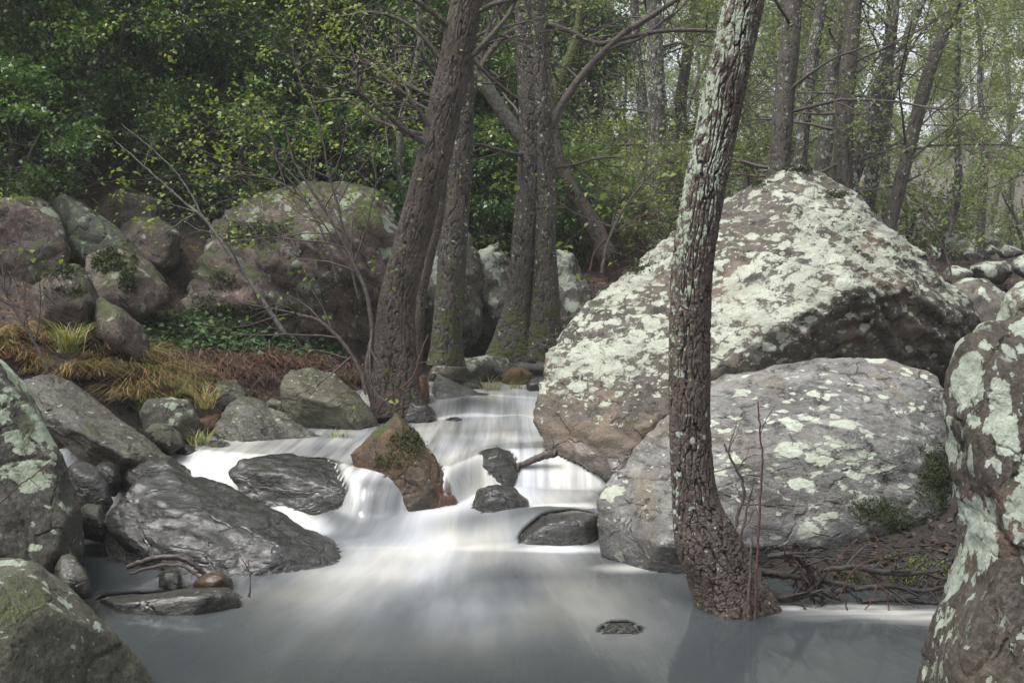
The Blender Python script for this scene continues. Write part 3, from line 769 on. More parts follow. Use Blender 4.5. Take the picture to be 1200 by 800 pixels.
me_w = mesh_np('stream', np.stack([wx, wy, wzv], 1), wf, attrs={'foam': ('POINT', np.clip(foam, 0, 1)), 'thin': ('POINT', thin), 'fall': ('POINT', fall)}, uv=uv)
tw = NT('silky_stream_water')
uvn = tw.n('UVMap', uv_map='flow').outputs[0]
c1 = tw.n('Mapping', {'Vector': uvn, 'Scale': (4.2, .5, 1)}).outputs[0]
c2 = tw.n('Mapping', {'Vector': uvn, 'Scale': (17, 1.1, 1)}).outputs[0]
c3 = tw.n('Mapping', {'Vector': uvn, 'Scale': (2.2, .8, 1)}).outputs[0]
s1 = tw.noise(c1, 1, 4, .55, .2); s2 = tw.noise(c2, 1, 3, .6, .1); s3 = tw.noise(c3, 1, 3, .5)
fo = tw.attr('foam'); th = tw.attr('thin')
st = tw.math('ADD', tw.math('MULTIPLY', tw.math('SUBTRACT', s1, .5), .75), tw.math('MULTIPLY', tw.math('SUBTRACT', s2, .5), .22))
st = tw.math('ADD', st, tw.math('MULTIPLY', tw.math('SUBTRACT', s3, .5), .5))
c4 = tw.n('Mapping', {'Vector': uvn, 'Scale': (9.5, .35, 1)}).outputs[0]
s4 = tw.noise(c4, 1, 4, .6, .3)
st = tw.math('ADD', st, tw.math('MULTIPLY', tw.math('MULTIPLY', tw.math('SUBTRACT', s4, .52), tw.attr('fall')), 1.7))
win = tw.math('MULTIPLY', fo, tw.math('SUBTRACT', 1.35, fo))           # streaks show most where foam is half there
fm = tw.math('ADD', fo, tw.math('MULTIPLY', st, tw.math('MULTIPLY', win, 1.9)), clamp=True)
nr = tw.bump(tw.math('ADD', s1, tw.math('MULTIPLY', s2, .5)), .25, .02)
dk = tw.n('BsdfPrincipled', {'Base Color': (.034, .041, .044, 1), 'Roughness': .12, 'Specular IOR Level': .9, 'IOR': 1.33, 'Normal': nr})
wh = tw.n('BsdfPrincipled', {'Base Color': tw.mix(tw.step(s3, .35, .65), (.53, .55, .58), (.57, .56, .51)), 'Roughness': .55, 'Specular IOR Level': .3, 'Normal': nr})
mxw = tw.n('MixShader', {0: tw.math('POWER', fm, 1.25), 1: dk.outputs[0], 2: wh.outputs[0]})
tp = tw.n('BsdfTransparent', {'Color': (.9, .92, .93, 1)})
op = tw.math('MULTIPLY', tw.step(th, 0, 1, .0, 1.0), 1.0)
op2 = tw.math('ADD', tw.math('MULTIPLY', op, .7), tw.math('MULTIPLY', tw.step(th, .55, 1.0), .3), clamp=True)
mxt = tw.n('MixShader', {0: op2, 1: tp.outputs[0], 2: mxw.outputs[0]})
M_WATER = tw.surf(mxt.outputs[0])
wo_ = obj('stream', me_w, M_WATER)
tag(wo_, 'silky white stream water falling into a grey pool', kind='structure')

# ------------------------------------------------------------------ trees
def catmull(pts, n):
    p = np.asarray(pts, float)
    k = len(p)
    ext = np.vstack([2 * p[0] - p[1], p, 2 * p[-1] - p[-2]])
    u = np.linspace(0, k - 1, n); i = np.minimum(u.astype(int), k - 2); f = (u - i)[:, None]
    a, b, c, d = ext[i], ext[i + 1], ext[i + 2], ext[i + 3]
    return .5 * (2 * b + (c - a) * f + (2 * a - 5 * b + 4 * c - d) * f ** 2 + (3 * b - a - 3 * c + d) * f ** 3)


def frames(path):
    t = np.gradient(path, axis=0); t /= np.linalg.norm(t, axis=1)[:, None] + 1e-9
    ref = np.array((0, 1.0, 0)) if abs(t[0][1]) < .8 else np.array((1.0, 0, 0))
    a = np.cross(t, ref); a /= np.linalg.norm(a, axis=1)[:, None] + 1e-9
    # parallel-ish transport: keep sign
    for i in range(1, len(a)):
        if a[i] @ a[i - 1] < 0: a[i] = -a[i]
    b = np.cross(t, a)
    return t, a, b


def tube(path, rad, nth, bark=None, seed=0.0, flare=None):
    """bark = (frequency, depth, stretch)"""
    n = len(path)
    t, a, b = frames(path)
    th = np.linspace(0, 2 * PI, nth, endpoint=False)
    c, s = np.cos(th), np.sin(th)
    R = np.repeat(rad[:, None], nth, 1)
    h = np.ones((n, nth))
    if bark:
        L = np.concatenate([[0], np.cumsum(np.linalg.norm(np.diff(path, axis=0), axis=1))])
        q = np.stack([(R * c).ravel(), (R * s).ravel(), np.repeat(L, nth)], 1)
        fr, dep, stt = bark
        qq = q * np.array((fr, fr, fr / stt)) + seed
        wob = .3 * perlin(q * np.array((fr, fr, fr * .6)) * .5 + seed) + .12 * perlin(q * fr * 1.7 + seed)
        qq[:, 0] += wob; qq[:, 1] -= wob
        n1 = np.abs(perlin(qq)); n2 = np.abs(perlin(qq * np.array((1.7, 1.7, 1.6)) + 11))
        n3 = np.abs(perlin(q * np.array((fr * .5, fr * .5, fr * .55)) + 23))     # cross checks
        n4 = perlin(q * np.array((fr * 2.2, fr * 2.2, fr * 1.1)) + 41)
        hh = np.minimum(np.minimum(np.clip(n1 * 8 - .1, 0, 1), np.clip(n2 * 8 + .2, 0, 1)), np.clip(n3 * 10 + .5, 0, 1))
        hh = np.clip(hh * (.88 + .18 * n4), 0, 1)
        big = perlin(q * 4.0 + seed) * .5 + perlin(q * np.array((9, 9, 3)) + seed) * .3
        h = hh.reshape(n, nth)
        R = R * (1 + .10 * big.reshape(n, nth)) + dep * (h - .6) + dep * .16 * perlin(q * fr * 3.1 + 7).reshape(n, nth) + dep * .10 * perlin(q * fr * 6.7 + 3).reshape(n, nth)
    if flare is not None:
        k, amt = flare            # root swellings near the foot
        u = np.linspace(1, 0, n)[:, None] ** 3 if False else np.exp(-np.linspace(0, 1, n) * 9)[:, None]
        R = R * (1 + amt * u * (.5 + .5 * np.cos(k * th + seed)) ** 1.5)
    v = path[:, None, :] + R[..., None] * (a[:, None, :] * c[None, :, None] + b[:, None, :] * s[None, :, None])
    i = np.arange(n * nth).reshape(n, nth)
    f = np.stack([i[:-1], np.roll(i[:-1], -1, 1), np.roll(i[1:], -1, 1), i[1:]], -1).reshape(-1, 4)
    return v.reshape(-1, 3), f, h.ravel()


class Geo:
    def __init__(s): s.v, s.f, s.h, s.k = [], [], [], 0

    def add(s, v, f, h=None):
        s.v.append(v); s.f.append(f + s.k); s.h.append(np.ones(len(v)) if h is None else h); s.k += len(v)

    def tube(s, path, rad, nth=6, **k): s.add(*tube(np.asarray(path, float), np.asarray(rad, float), nth, **k))

    def build(s, name, mat, parent=None, loc=(0, 0, 0)):
        v = np.concatenate(s.v) - np.array(loc)
        me = mesh_np(name, v, np.concatenate(s.f), attrs={'h': ('POINT', np.concatenate(s.h))})
        return obj(name, me, mat, parent)


def wiggle(p0, d0, length, n, rng, curl=.12, grav=0.0):
    pts = [np.array(p0, float)]; d = np.array(d0, float) / np.linalg.norm(d0)
    for i in range(n):
        d = d + rng.normal(0, curl, 3) + np.array((0, 0, grav)); d /= np.linalg.norm(d)
        pts.append(pts[-1] + d * length / n)
    return np.array(pts), d


def branch(g, p0, d0, length, r, lev, rng, tips, curl=.13, grav=.0, kids=5, nth=5):
    n = 6 if lev > 0 else 4
    pts, d = wiggle(p0, d0, length, n, rng, curl, grav)
    rad = np.linspace(r, r * .35, n + 1)
    g.tube(pts, rad, nth if lev else 4)
    if lev == 0:
        tips.append((pts, d)); return
    for k in range(kids):
        i = rng.uniform(.25, 1.0) * n; j = min(int(i), n - 1); q = pts[j] + (pts[j + 1] - pts[j]) * (i - j)
        t = pts[j + 1] - pts[j]; t /= np.linalg.norm(t)
        s = rng.normal(0, 1, 3); s -= t * (s @ t); s /= np.linalg.norm(s)
        dd = t * rng.uniform(.4, .9) + s * rng.uniform(.5, .9)
        branch(g, q, dd, length * rng.uniform(.35, .6), r * .5 * (1 - .4 * i / n), lev - 1, rng, tips, curl, grav, max(3, kids - 1), nth)


def leaf_mesh(name, pos, size, rng, aim=None, tilt=.5, tint=None, width=.5):
    """pos (N,3): leaf bases; each leaf a folded blade of its own"""
    N = len(pos)
    az = rng.uniform(0, 2 * PI, N)
    d = np.stack([np.cos(az), np.sin(az), rng.normal(-.15, tilt, N)], 1)
    if aim is not None: d = d * .55 + aim
    d /= np.linalg.norm(d, axis=1)[:, None] + 1e-9
    up = np.array((0, 0, 1.0)) + rng.normal(0, tilt, (N, 3))
    sd_ = np.cross(d, up); sd_ /= np.linalg.norm(sd_, axis=1)[:, None] + 1e-9
    nn = np.cross(sd_, d)
    L = (size * rng.uniform(.6, 1.3, N))[:, None]
    W = L * width * rng.uniform(.8, 1.2, (N, 1)) * .5
    a = pos; tip = pos + d * L - nn * L * rng.uniform(0, .25, (N, 1))
    m = pos + d * L * .45
    l = m + sd_ * W + nn * W * .35; r = m - sd_ * W + nn * W * .35
    v = np.stack([a, l, tip, r], 1).reshape(-1, 3)
    f = np.arange(4 * N).reshape(N, 4)
    if tint is None: tint = np.clip(rng.normal(.45, .2, N), 0, 1)
    return mesh_np(name, v, f, smooth=False, attrs={'tint': ('FACE', tint)})


def shoots(centres, spread, per, length, rng, flat=.6, outward=None):
    """leafy shoots round clump centres: returns leaf bases and aims"""
    m = len(centres)
    off = rng.normal(0, 1, (m, 3)) * spread * np.array((1, 1, flat))
    p0 = centres + off
    d = rng.normal(0, 1, (m, 3)) * np.array((1, 1, .5)) + np.array((0, 0, .1))
    if outward is not None: d = d * .7 + outward
    d /= np.linalg.norm(d, axis=1)[:, None]
    u = np.linspace(0, 1, per)
    pos = p0[:, None, :] + d[:, None, :] * (u * length)[None, :, None] + rng.normal(0, .012, (m, per, 3))
    pos[..., 2] -= (u ** 2)[None, :] * length * .25
    aim = np.repeat(d[:, None, :], per, 1) * .5
    return pos.reshape(-1, 3), aim.reshape(-1, 3)


def crown_pts(rng, n, c, r, shell=.55):
    q = rng.normal(0, 1, (n, 3)); q /= np.linalg.norm(q, axis=1)[:, None]
    rr = rng.uniform(shell ** 3, 1, n) ** (1 / 3)
    nrm = q.copy()
    q = q * rr[:, None] * (1 + .25 * perlin(q * 1.8 + rng.uniform(0, 50)))[:, None]
    return np.array(c) + q * np.array(r), nrm


M_BARK1 = bark_mat('lichened_alder_bark', plate=(.088, .068, .057), furrow=(.012, .009, .007), lich=.22, lcol=(.28, .32, .25), side=(-.9, -.4, 0), sideamt=.95, seed=1.0, lsc=17)
M_BARK2 = bark_mat('rough_brown_bark', plate=(.074, .061, .05), furrow=(.013, .0105, .0085), lich=.10, moss=.15, mossz=1.6, seed=2.0, lsc=20)
M_BARK3 = bark_mat('grey_mossy_bark', plate=(.078, .068, .058), furrow=(.015, .012, .010), lich=.3, lcol=(.30, .34, .26), moss=.55, mossz=2.0, seed=3.0, lsc=17)
M_BARK4 = bark_mat('misty_grey_bark', plate=(.088, .076, .068), furrow=(.02, .017, .015), lich=.55, lcol=(.31, .35, .29), seed=4.0, lsc=14)
M_TWIG = plain_mat('bare_twig_bark', (.035, .026, .022), (.10, .08, .07), 30)
M_PALE = plain_mat('lichened_twig_bark', (.04, .035, .03), (.15, .15, .125), 26)
M_RED = plain_mat('reddish_twig_bark', (.04, .02, .017), (.10, .045, .035), 40)
M_EVER = leaf_mat('evergreen_leaf', [(0, (.048, .092, .042)), (.45, (.10, .185, .07)), (.8, (.18, .275, .085)), (1, (.32, .36, .09))], rough=.3, trans=.3)
M_ALDER = leaf_mat('mist_paled_alder_leaf', [(0, (.09, .115, .06)), (.4, (.18, .225, .10)), (.75, (.26, .32, .16)), (1, (.38, .31, .13))], rough=.5, trans=.42)  # leaves paled: part of the far mist is put into their colour
M_YELLOW = leaf_mat('yellow_green_leaf', [(0, (.08, .13, .03)), (.6, (.20, .27, .05)), (1, (.32, .32, .07))], rough=.5, trans=.4)
M_IVY = leaf_mat('ivy_leaf', [(0, (.025, .06, .028)), (.5, (.06, .115, .045)), (1, (.13, .20, .075))], rough=.5, trans=.15, spec=.3)
M_GRASS = leaf_mat('sedge_blade', [(0, (.11, .06, .04)), (.3, (.29, .185, .105)), (.55, (.37, .28, .13)), (.75, (.22, .25, .08)), (1, (.09, .16, .045))], rough=.55, trans=.3)
M_BRACKEN = leaf_mat('dead_bracken_frond', [(0, (.045, .022, .015)), (.6, (.15, .085, .06)), (1, (.27, .17, .125))], rough=.7, trans=.2)
M_LITTER = leaf_mat('fallen_leaf', [(0, (.018, .012, .009)), (.6, (.06, .036, .024)), (1, (.13, .08, .05))], rough=.6, trans=.1)


def px_path(pts, d):
    """pts: (px, py, width px[, extra depth]) from the foot up"""
    p = [P(q[0], q[1], d + (q[3] if len(q) > 3 else 0)) for q in pts]
    r = [q[2] * .5 * (d + (q[3] if len(q) > 3 else 0)) / F for q in pts]
    return np.array(p), np.array(r)


def trunk_geo(g, pts, d, step, nth, bark, seed, flare=None, up=None):
    p, r = px_path(pts, d)
    if up is not None:                 # carry the stem on above the picture
        dirv = p[-1] - p[-2]; dirv /= np.linalg.norm(dirv)
        L, r1 = up
        p = np.vstack([p, p[-1] + dirv * L * .5, p[-1] + dirv * L]); r = np.concatenate([r, [r[-1] * .8, r1]])
    L = np.linalg.norm(np.diff(p, axis=0), axis=1).sum()
    n = max(8, int(L / step))
    path = catmull(p, n); rad = np.maximum(.004, catmull(np.stack([r, r, r], 1), n)[:, 0])
    g.tube(path, rad, nth, bark=bark, seed=seed, flare=flare)
    return path, rad


def tree_px(name, label, pts, d, mat, step=.012, nth=90, bark=(30, .012, 3.2), seed=0.0, flare=None, up=(2.5, .05), limbs=(), crown=None, group=None, twigs=6, rs=0, leafmat=None,
            twig_z=(2.6, 6.0), twig_len=1.3, stems=()):
    base = P(pts[0][0], pts[0][1], d)
    t = thing(name, label, 'tree', base, group)
    rng = np.random.default_rng(100 + rs)
    g = Geo(); path, rad = trunk_geo(g, pts, d, step, nth, bark, seed, flare, up)
    g.build('trunk', mat, t, base)
    for i, (sp_, sm) in enumerate(stems):      # further stems from the same stool
        g = Geo(); trunk_geo(g, sp_, d, step, nth, bark, seed + 5 + i, flare, up)
        g.build('trunk', sm, t, base)
    tips = []
    for lp, lm in limbs:
        g = Geo(); lpath, lr = trunk_geo(g, [(q[0], q[1], q[2] * .8) for q in lp], d, .02, 20, (40, .004, 2.5), seed + 3)
        lo_ = g.build('limb', lm, t, base)
        for k in range(5):
            g = Geo()
            i = rng.integers(len(lpath) // 3, len(lpath))
            dd = rng.normal(0, 1, 3) + np.array((0, 0, .5))
            branch(g, lpath[i], dd, rng.uniform(.4, .9), max(.004, lr[i] * .4), 1, rng, tips, kids=4)
            g.build('twig', M_TWIG, lo_, base)
    g = Geo()
    ok = [i for i in range(len(path)) if twig_z[0] < path[i][2] < twig_z[1]]
    for k in range(twigs if ok else 0):
        i = ok[rng.integers(len(ok))]
        az = rng.uniform(0, 2 * PI)
        g = Geo()
        branch(g, path[i], (math.cos(az), math.sin(az), rng.uniform(.1, .9)), twig_len * rng.uniform(.6, 1.3), max(.008, rad[i] * .22), 2, rng, tips, kids=5)
        g.build('branch', M_TWIG, t, base)
    if crown:
        n, size = crown
        if tips:
            k = rng.integers(0, len(tips), n)
            pos = np.array([tips[i][0][rng.integers(1, 5)] for i in k]) + rng.normal(0, .07, (n, 3))
            me = leaf_mesh('crown', pos - base, size, rng, tilt=.7)
            obj('crown', me, leafmat or M_ALDER, t)
    return t


# the trees of the photograph's fore and middle ground
tree_px('tree', 'leaning tree with curved foot standing in the pool, its bark lichened pale green', [
    (868, 740, 92), (860, 710, 84), (846, 674, 76), (828, 632, 70), (816, 590, 54), (811, 540, 47), (808, 470, 47), (808, 400, 47), (811, 320, 47), (823, 235, 47), (840, 150, 48), (858, 65, 46), (876, -15, 44)],
    5.0, M_BARK1, step=.0048, nth=210, bark=(34, .0115, 6.0), seed=1.0, flare=(4, .22), up=(2.2, .06), twigs=7, rs=1, crown=(500, .05), twig_z=(2.95, 5), twig_len=1.2)
tree_px('tree', 'thick dark leaning trunk with deep-furrowed bark on the left bank', [
    (466, 486, 64), (464, 450, 53), (463, 410, 47), (465, 360, 43), (476, 310, 41), (490, 255, 39), (505, 200, 38), (521, 130, 38), (534, 70, 37), (547, 0, 36), (556, -45, 35)],
    9.3, M_BARK2, step=.011, nth=140, bark=(25, .018, 6.5), seed=2.0, flare=(4, .25), up=(3, .08), twigs=8, rs=2, crown=(900, .05), twig_z=(2.5, 6),
    limbs=[([(520, 160, 8), (500, 158, 7), (470, 152, 6), (440, 140, 5), (405, 118, 4), (370, 120, 3)], M_TWIG), ([(528, 90, 8), (510, 60, 6), (480, 30, 5), (440, 15, 4), (395, 20, 3)], M_TWIG)])
tree_px('tree', 'slim straight trunk just behind the thick leaning trunk', [
    (521, 428, 42), (523, 395, 34), (527, 340, 33), (532, 270, 32), (538, 200, 30), (541, 130, 27), (543, 60, 25), (546, -20, 23)],
    10.6, M_BARK3, step=.014, nth=90, bark=(24, .014, 4.2), seed=3.0, flare=(3, .2), up=(3, .05), twigs=5, rs=3, crown=(500, .05))
tree_px('tree', 'thin dark crooked stem hugging the thick leaning trunk', [
    (486, 455, 17), (489, 400, 15), (492, 350, 14), (503, 300, 13), (514, 255, 12), (520, 200, 11), (526, 150, 9), (530, 110, 7)],
    9.9, M_BARK2, step=.016, nth=40, bark=(40, .006, 3), seed=4.0, up=(1, .01), twigs=2, rs=4, twig_z=(2, 4))
tree_px('tree', 'twin grey trunks rising from one mossy foot behind the stream head', [
    (598, 422, 52), (602, 390, 40), (608, 350, 29), (613, 290, 27), (619, 220, 27), (622, 160, 27), (619, 100, 25), (616, 50, 23), (613, -20, 21)],
    11.6, M_BARK3, step=.014, nth=90, bark=(24, .014, 4.2), seed=5.0, flare=(3, .25), up=(3.4, .06), twigs=9, rs=5, crown=(1500, .05), twig_z=(2.6, 7),
    stems=[([(634, 424, 48), (636, 390, 40), (638, 350, 33), (638, 290, 27), (638, 220, 27), (634, 150, 27), (630, 80, 23), (628, 20, 21), (627, -20, 20)], M_BARK3)],
    limbs=[([(614, 165, 20), (600, 148, 22), (585, 125, 21), (568, 98, 19), (556, 76, 16), (553, 50, 11), (560, 20, 8)], M_PALE),
           ([(562, 88, 9), (570, 68, 9), (592, 42, 9), (625, 28, 9), (660, 34, 8), (700, 51, 8), (735, 44, 7), (785, 36, 6), (850, 37, 5)], M_TWIG),
           ([(645, 150, 13), (655, 128, 12), (675, 98, 11), (700, 68, 10), (730, 40, 9), (765, 18, 8), (800, -5, 7)], M_TWIG),
           ([(692, 75, 7), (720, 55, 6), (750, 45, 5), (790, 15, 4)], M_TWIG)])
tree_px('tree', 'dark trunk leaning left out of the brushwood right of the twin trunks', [
    (712, 300, 23), (694, 262, 20), (672, 225, 18), (656, 190, 14), (650, 150, 10), (644, 100, 7)],
    13.5, M_BARK2, step=.02, nth=50, bark=(28, .013, 3), seed=6.0, up=(1.5, .02), twigs=4, rs=6, crown=(500, .05))
tree_px('tree', 'green mossy forked trunk showing behind the twin trunks', [
    (636, 260, 16), (640, 190, 16), (648, 130, 17), (656, 92, 16), (668, 68, 13), (676, 40, 9), (680, 0, 7)],
    15.0, bark_mat('mossy_green_bark', plate=(.10, .11, .05), furrow=(.03, .035, .015), lich=.1, moss=1.0, mossz=9.0, seed=7.0), step=.02, nth=40, bark=(24, .012, 3), seed=7.0, up=(2, .02), twigs=3, rs=7, crown=(400, .05))
tree_px('tree', 'pale lichened sapling with a zigzag stem left of the thick leaning trunk', [
    (476, 250, 8), (470, 215, 8), (468, 180, 8), (470, 140, 8), (480, 105, 7), (487, 75, 6), (492, 40, 5), (488, 0, 4)],
    12.5, M_PALE, step=.03, nth=16, bark=(40, .004, 3), seed=8.0, up=(1, .01), twigs=5, rs=8, crown=(150, .05), leafmat=M_YELLOW, twig_z=(3, 5))

BACK = [
    ('slanting grey trunk left of the paired trunks in the middle distance', [(728, 235, 15), (718, 180, 14), (706, 130, 13), (694, 85, 12), (686, 30, 10), (680, -20, 9)], 18),
    ('stout trunk in the middle distance left of the leaning tree', [(772, 260, 25), (770, 200, 22), (769, 130, 20), (768, 60, 19), (766, -20, 17)], 15.5),
    ('thin trunk touching the left side of the stout middle-distance trunk', [(762, 230, 13), (757, 180, 13), (752, 110, 12), (746, 55, 11), (742, -20, 9)], 17.5),
    ('faint trunk half hidden behind the leaning tree on its left', [(796, 250, 14), (800, 180, 14), (798, 120, 13), (806, 60, 12), (818, -20, 10)], 19),
    ('very thin pale stem in the green gap right of the twin trunks', [(700, 250, 6), (697, 200, 6), (694, 150, 6), (690, 100, 5), (688, 40, 4)], 20),
    ('slim trunk emerging right of the leaning tree and bending left', [(884, 215, 12), (880, 170, 12), (872, 125, 11), (866, 90, 9), (862, 30, 7)], 19),
    ('straight dark trunk standing behind the left shoulder of the huge boulder', [(909, 235, 29), (913, 190, 25), (919, 120, 23), (925, 60, 22), (932, -20, 20)], 13.2),
    ('lichened trunk with a dogleg behind the summit of the huge boulder', [(940, 240, 15), (938, 190, 15), (944, 130, 15), (950, 80, 14), (960, 20, 13), (966, -20, 12)], 15),
    ('pale rough trunk just left of the straight reddish trunk above the boulder summit', [(958, 250, 18), (964, 190, 18), (971, 140, 17), (976, 80, 16), (986, 0, 14)], 16.5),
    ('straight reddish trunk above the right slope of the huge boulder', [(987, 260, 25), (988, 200, 22), (990, 130, 20), (996, 60, 19), (1003, -20, 17)], 13.6),
    ('broken leaning snag between the reddish trunk and the mossy grey trunk', [(996, 230, 16), (1008, 180, 19), (1018, 140, 19), (1026, 105, 15), (1032, 80, 5)], 14.2),
    ('mossy grey trunk with a slight kink right of the leaning snag', [(1012, 270, 17), (1020, 220, 17), (1032, 160, 17), (1038, 100, 15), (1044, 40, 14), (1048, -20, 13)], 14.5),
    ('long pale trunk leaning right with lichen, the most slanted of the right-hand trunks', [(1038, 285, 16), (1050, 235, 15), (1064, 180, 15), (1079, 120, 15), (1094, 70, 14), (1118, 10, 12), (1130, -25, 11)], 13.8),
    ('dark crooked thin trunk rising above the right shoulder of the huge boulder', [(1108, 315, 12), (1112, 270, 11), (1121, 235, 9), (1123, 190, 8), (1120, 140, 7), (1122, 80, 6)], 15),
    ('upper fork trunk splitting right above the mossy grey trunk', [(1040, 150, 8), (1052, 90, 11), (1065, 40, 11), (1080, 0, 10), (1090, -25, 9)], 16.5),
]
for i, (lb, pts, d) in enumerate(BACK):
    bx, by = pts[0][0], pts[0][1]
    q = P(bx, by, d); zg = gz(q[0], q[1])
    if zg < q[2]:                       # reach the ground
        py0 = by + (q[2] - zg) * F / d + 6
        pts = [(bx - (pts[1][0] - bx) * .15, py0, pts[0][2] * 1.35)] + pts
    tree_px('tree', lb, pts, d, M_BARK4 if i % 3 else M_BARK3, step=.03, nth=44, bark=(20, .013, 4.0), seed=20 + i, up=(3, .03), twigs=7, rs=20 + i,
            crown=(1800, .06), twig_z=(2.6, 7.5), twig_len=1.6)

# thin trees far in the wood: five built, the rest copies
FAR = []
for k in range(5):
    rng = np.random.default_rng(300 + k)
    H = rng.uniform(8, 10.5)
    pts, _ = wiggle((0, 0, -.3), (rng.normal(0, .12), rng.normal(0, .1), 1), H, 9, rng, .07, .03)
    path = catmull(pts, 60); rad = np.linspace(.13, .025, 60) * rng.uniform(.7, 1.1)
    g = Geo(); g.tube(path, rad, 14, bark=(22, .012, 2.5), seed=k * 3.0)
    tips = []
    for b in range(16):
        i = rng.integers(14, 58); az = rng.uniform(0, 2 * PI)
        branch(g, path[i], (math.cos(az), math.sin(az), rng.uniform(.1, .8)), rng.uniform(1.0, 2.4), max(.012, rad[i] * .35), 2, rng, tips, kids=4, nth=4)
    me_t = g.build('trunk', M_BARK4)
    n = 10000
    kk = rng.integers(0, len(tips), n)
    pos = np.array([tips[i][0][rng.integers(0, 5)] for i in kk]) + rng.normal(0, .13, (n, 3))
    me_c = obj('crown', leaf_mesh('crown', pos, .088, rng, tilt=.7, tint=np.clip(rng.normal((.3, .5, .65, .4, .55)[k], .2, n), 0, 1)), M_ALDER)
    ms = [o.data for o in (me_t, me_c)]
    for o in (me_t, me_c): bpy.data.objects.remove(o)
    FAR.append(ms)


def far_tree(k, x, y, rz, s, label, group):
    t = thing('tree', label, 'tree', (x, y, gz(x, y)), group, rz)
    t.scale = (s, s, s)
    for nm, me in zip(('trunk', 'crown'), FAR[k]): obj(nm, me, None, t)
    return t


rng = np.random.default_rng(55)
taken = []
for i in range(400):
    y = rng.uniform(18, 62) ; x = rng.uniform(-.12, .62) * y
    if y < 22 and x < 2: continue
    if any((x - a) ** 2 + (y - b) ** 2 < 2.4 ** 2 for a, b in taken): continue
    taken.append((x, y))
    if len(taken) > 60: break
for i, (x, y) in enumerate(taken):
    far_tree(i % 5, x, y, rng.uniform(0, 6.28), rng.uniform(.75, 1.2), 'thin pale-leaved tree fading into the misty wood behind the boulders', 'thin trees of the misty far wood')

# evergreen shrubs and trees up the left slope
def shrub(name, label, x, y, h, r, n, size, rs, mat=M_EVER, group=None, mean=.42, cat='shrub', lean=(0, 0), low=.25):
    rng = np.random.default_rng(500 + rs)
    z = gz(x, y)
    t = thing(name, label, cat, (x, y, z), group)
    g = Geo()
    for k in range(6):
        az = rng.uniform(0, 6.28); tl = rng.uniform(.1, .55)
        pts, d = wiggle((rng.normal(0, .12), rng.normal(0, .12), -.1), (math.cos(az) * tl + lean[0], math.sin(az) * tl + lean[1], 1), h * rng.uniform(.6, .95), 7, rng, .13)
        g.tube(catmull(pts, 20), np.linspace(.045, .012, 20) * rng.uniform(.6, 1.2), 7)
        for b in range(4):
            i = rng.integers(2, 7)
            branch(g, pts[i], rng.normal(0, 1, 3) + (0, 0, .3), h * .25, .012, 1, rng, [], kids=3, nth=4)
    g.build('stem', M_TWIG, t)
    per = 11
    c, nrm = crown_pts(rng, n // per, (lean[0] * h * .5, lean[1] * h * .5, h * (.5 + low * .5)), (r, r * .8, h * (.5 - low * .35)), .45)
    # clumps: pull shoots towards cluster centres
    cl, _ = crown_pts(rng, 46, (lean[0] * h * .5, lean[1] * h * .5, h * (.5 + low * .5)), (r, r * .8, h * (.5 - low * .35)), .6)
    near = cl[np.argmin(((c[:, None, :] - cl[None]) ** 2).sum(2), 1)]
    c = c + (near - c) * rng.uniform(.35, .9, (len(c), 1))
    pos, aim = shoots(c, .05, per, size * 5.5, rng, outward=nrm * .6)
    ct = np.repeat(rng.normal(0, .10, len(c)) + rng.normal(0, .13, 46)[np.argmin(((c[:, None, :] - cl[None]) ** 2).sum(2), 1)], per)
    tint = np.clip(rng.normal(mean, .15, len(pos)) + ct + (rng.random(len(pos)) > .985) * .5, 0, 1)
    obj('foliage', leaf_mesh('foliage', pos, size, rng, aim=aim, tilt=.45, tint=tint, width=.6), mat, t)
    return t


SH = [
    ('bushy evergreen shrub in the upper left corner with yellowish leaves', -6.1, 11.6, 3.6, 1.5, .58, .044),
    ('dark glossy evergreen shrub hanging over the tall blunt boulder', -4.9, 12.4, 3.3, 1.5, .40, .042),
    ('dense evergreen shrub above the top brown rock of the left pile', -3.7, 13.2, 3.6, 1.5, .42, .042),
    ('evergreen shrub spreading over the left end of the purple-grey boulder', -2.9, 13.6, 3.0, 1.4, .46, .042),
    ('deep green shrub behind the crest of the purple-grey boulder', -2.1, 14.2, 3.6, 1.4, .36, .044),
    ('dark bush filling the gap between the purple-grey boulder and the leaning trunk', -1.2, 14.8, 3.6, 1.3, .38, .044),
    ('bright green bush seen between the leaning trunk and the twin trunks', -.35, 15.4, 2.6, 1.1, .52, .045),
    ('small evergreen bush tucked between the rock pile and the purple-grey boulder', -3.3, 12.3, 1.5, .9, .45, .04),
    ('fresh green bush on the crest of the purple-grey boulder left of the leaning trunk', -1.9, 12.9, 1.9, 1.0, .5, .04),
    ('fresh green bush in the gap between the slim straight trunk and the twin trunks', -.55, 13.9, 2.2, .9, .58, .042),
    ('low green bush just behind the twin trunks at the foot of the slope', .45, 14.3, 1.9, .9, .6, .042),
    ('low leafy bush at the far left edge above the boulders', -5.2, 11.0, 1.6, 1.0, .42, .04),
]
for i, (lb, x, y, h, r, mean, sz) in enumerate(SH):
    shrub('evergreen_shrub', lb, x, y, h, r, 34000 if i < 7 else 11000, sz * 1.3, i, mean=mean, low=.12)
rng = np.random.default_rng(77)
k = 0
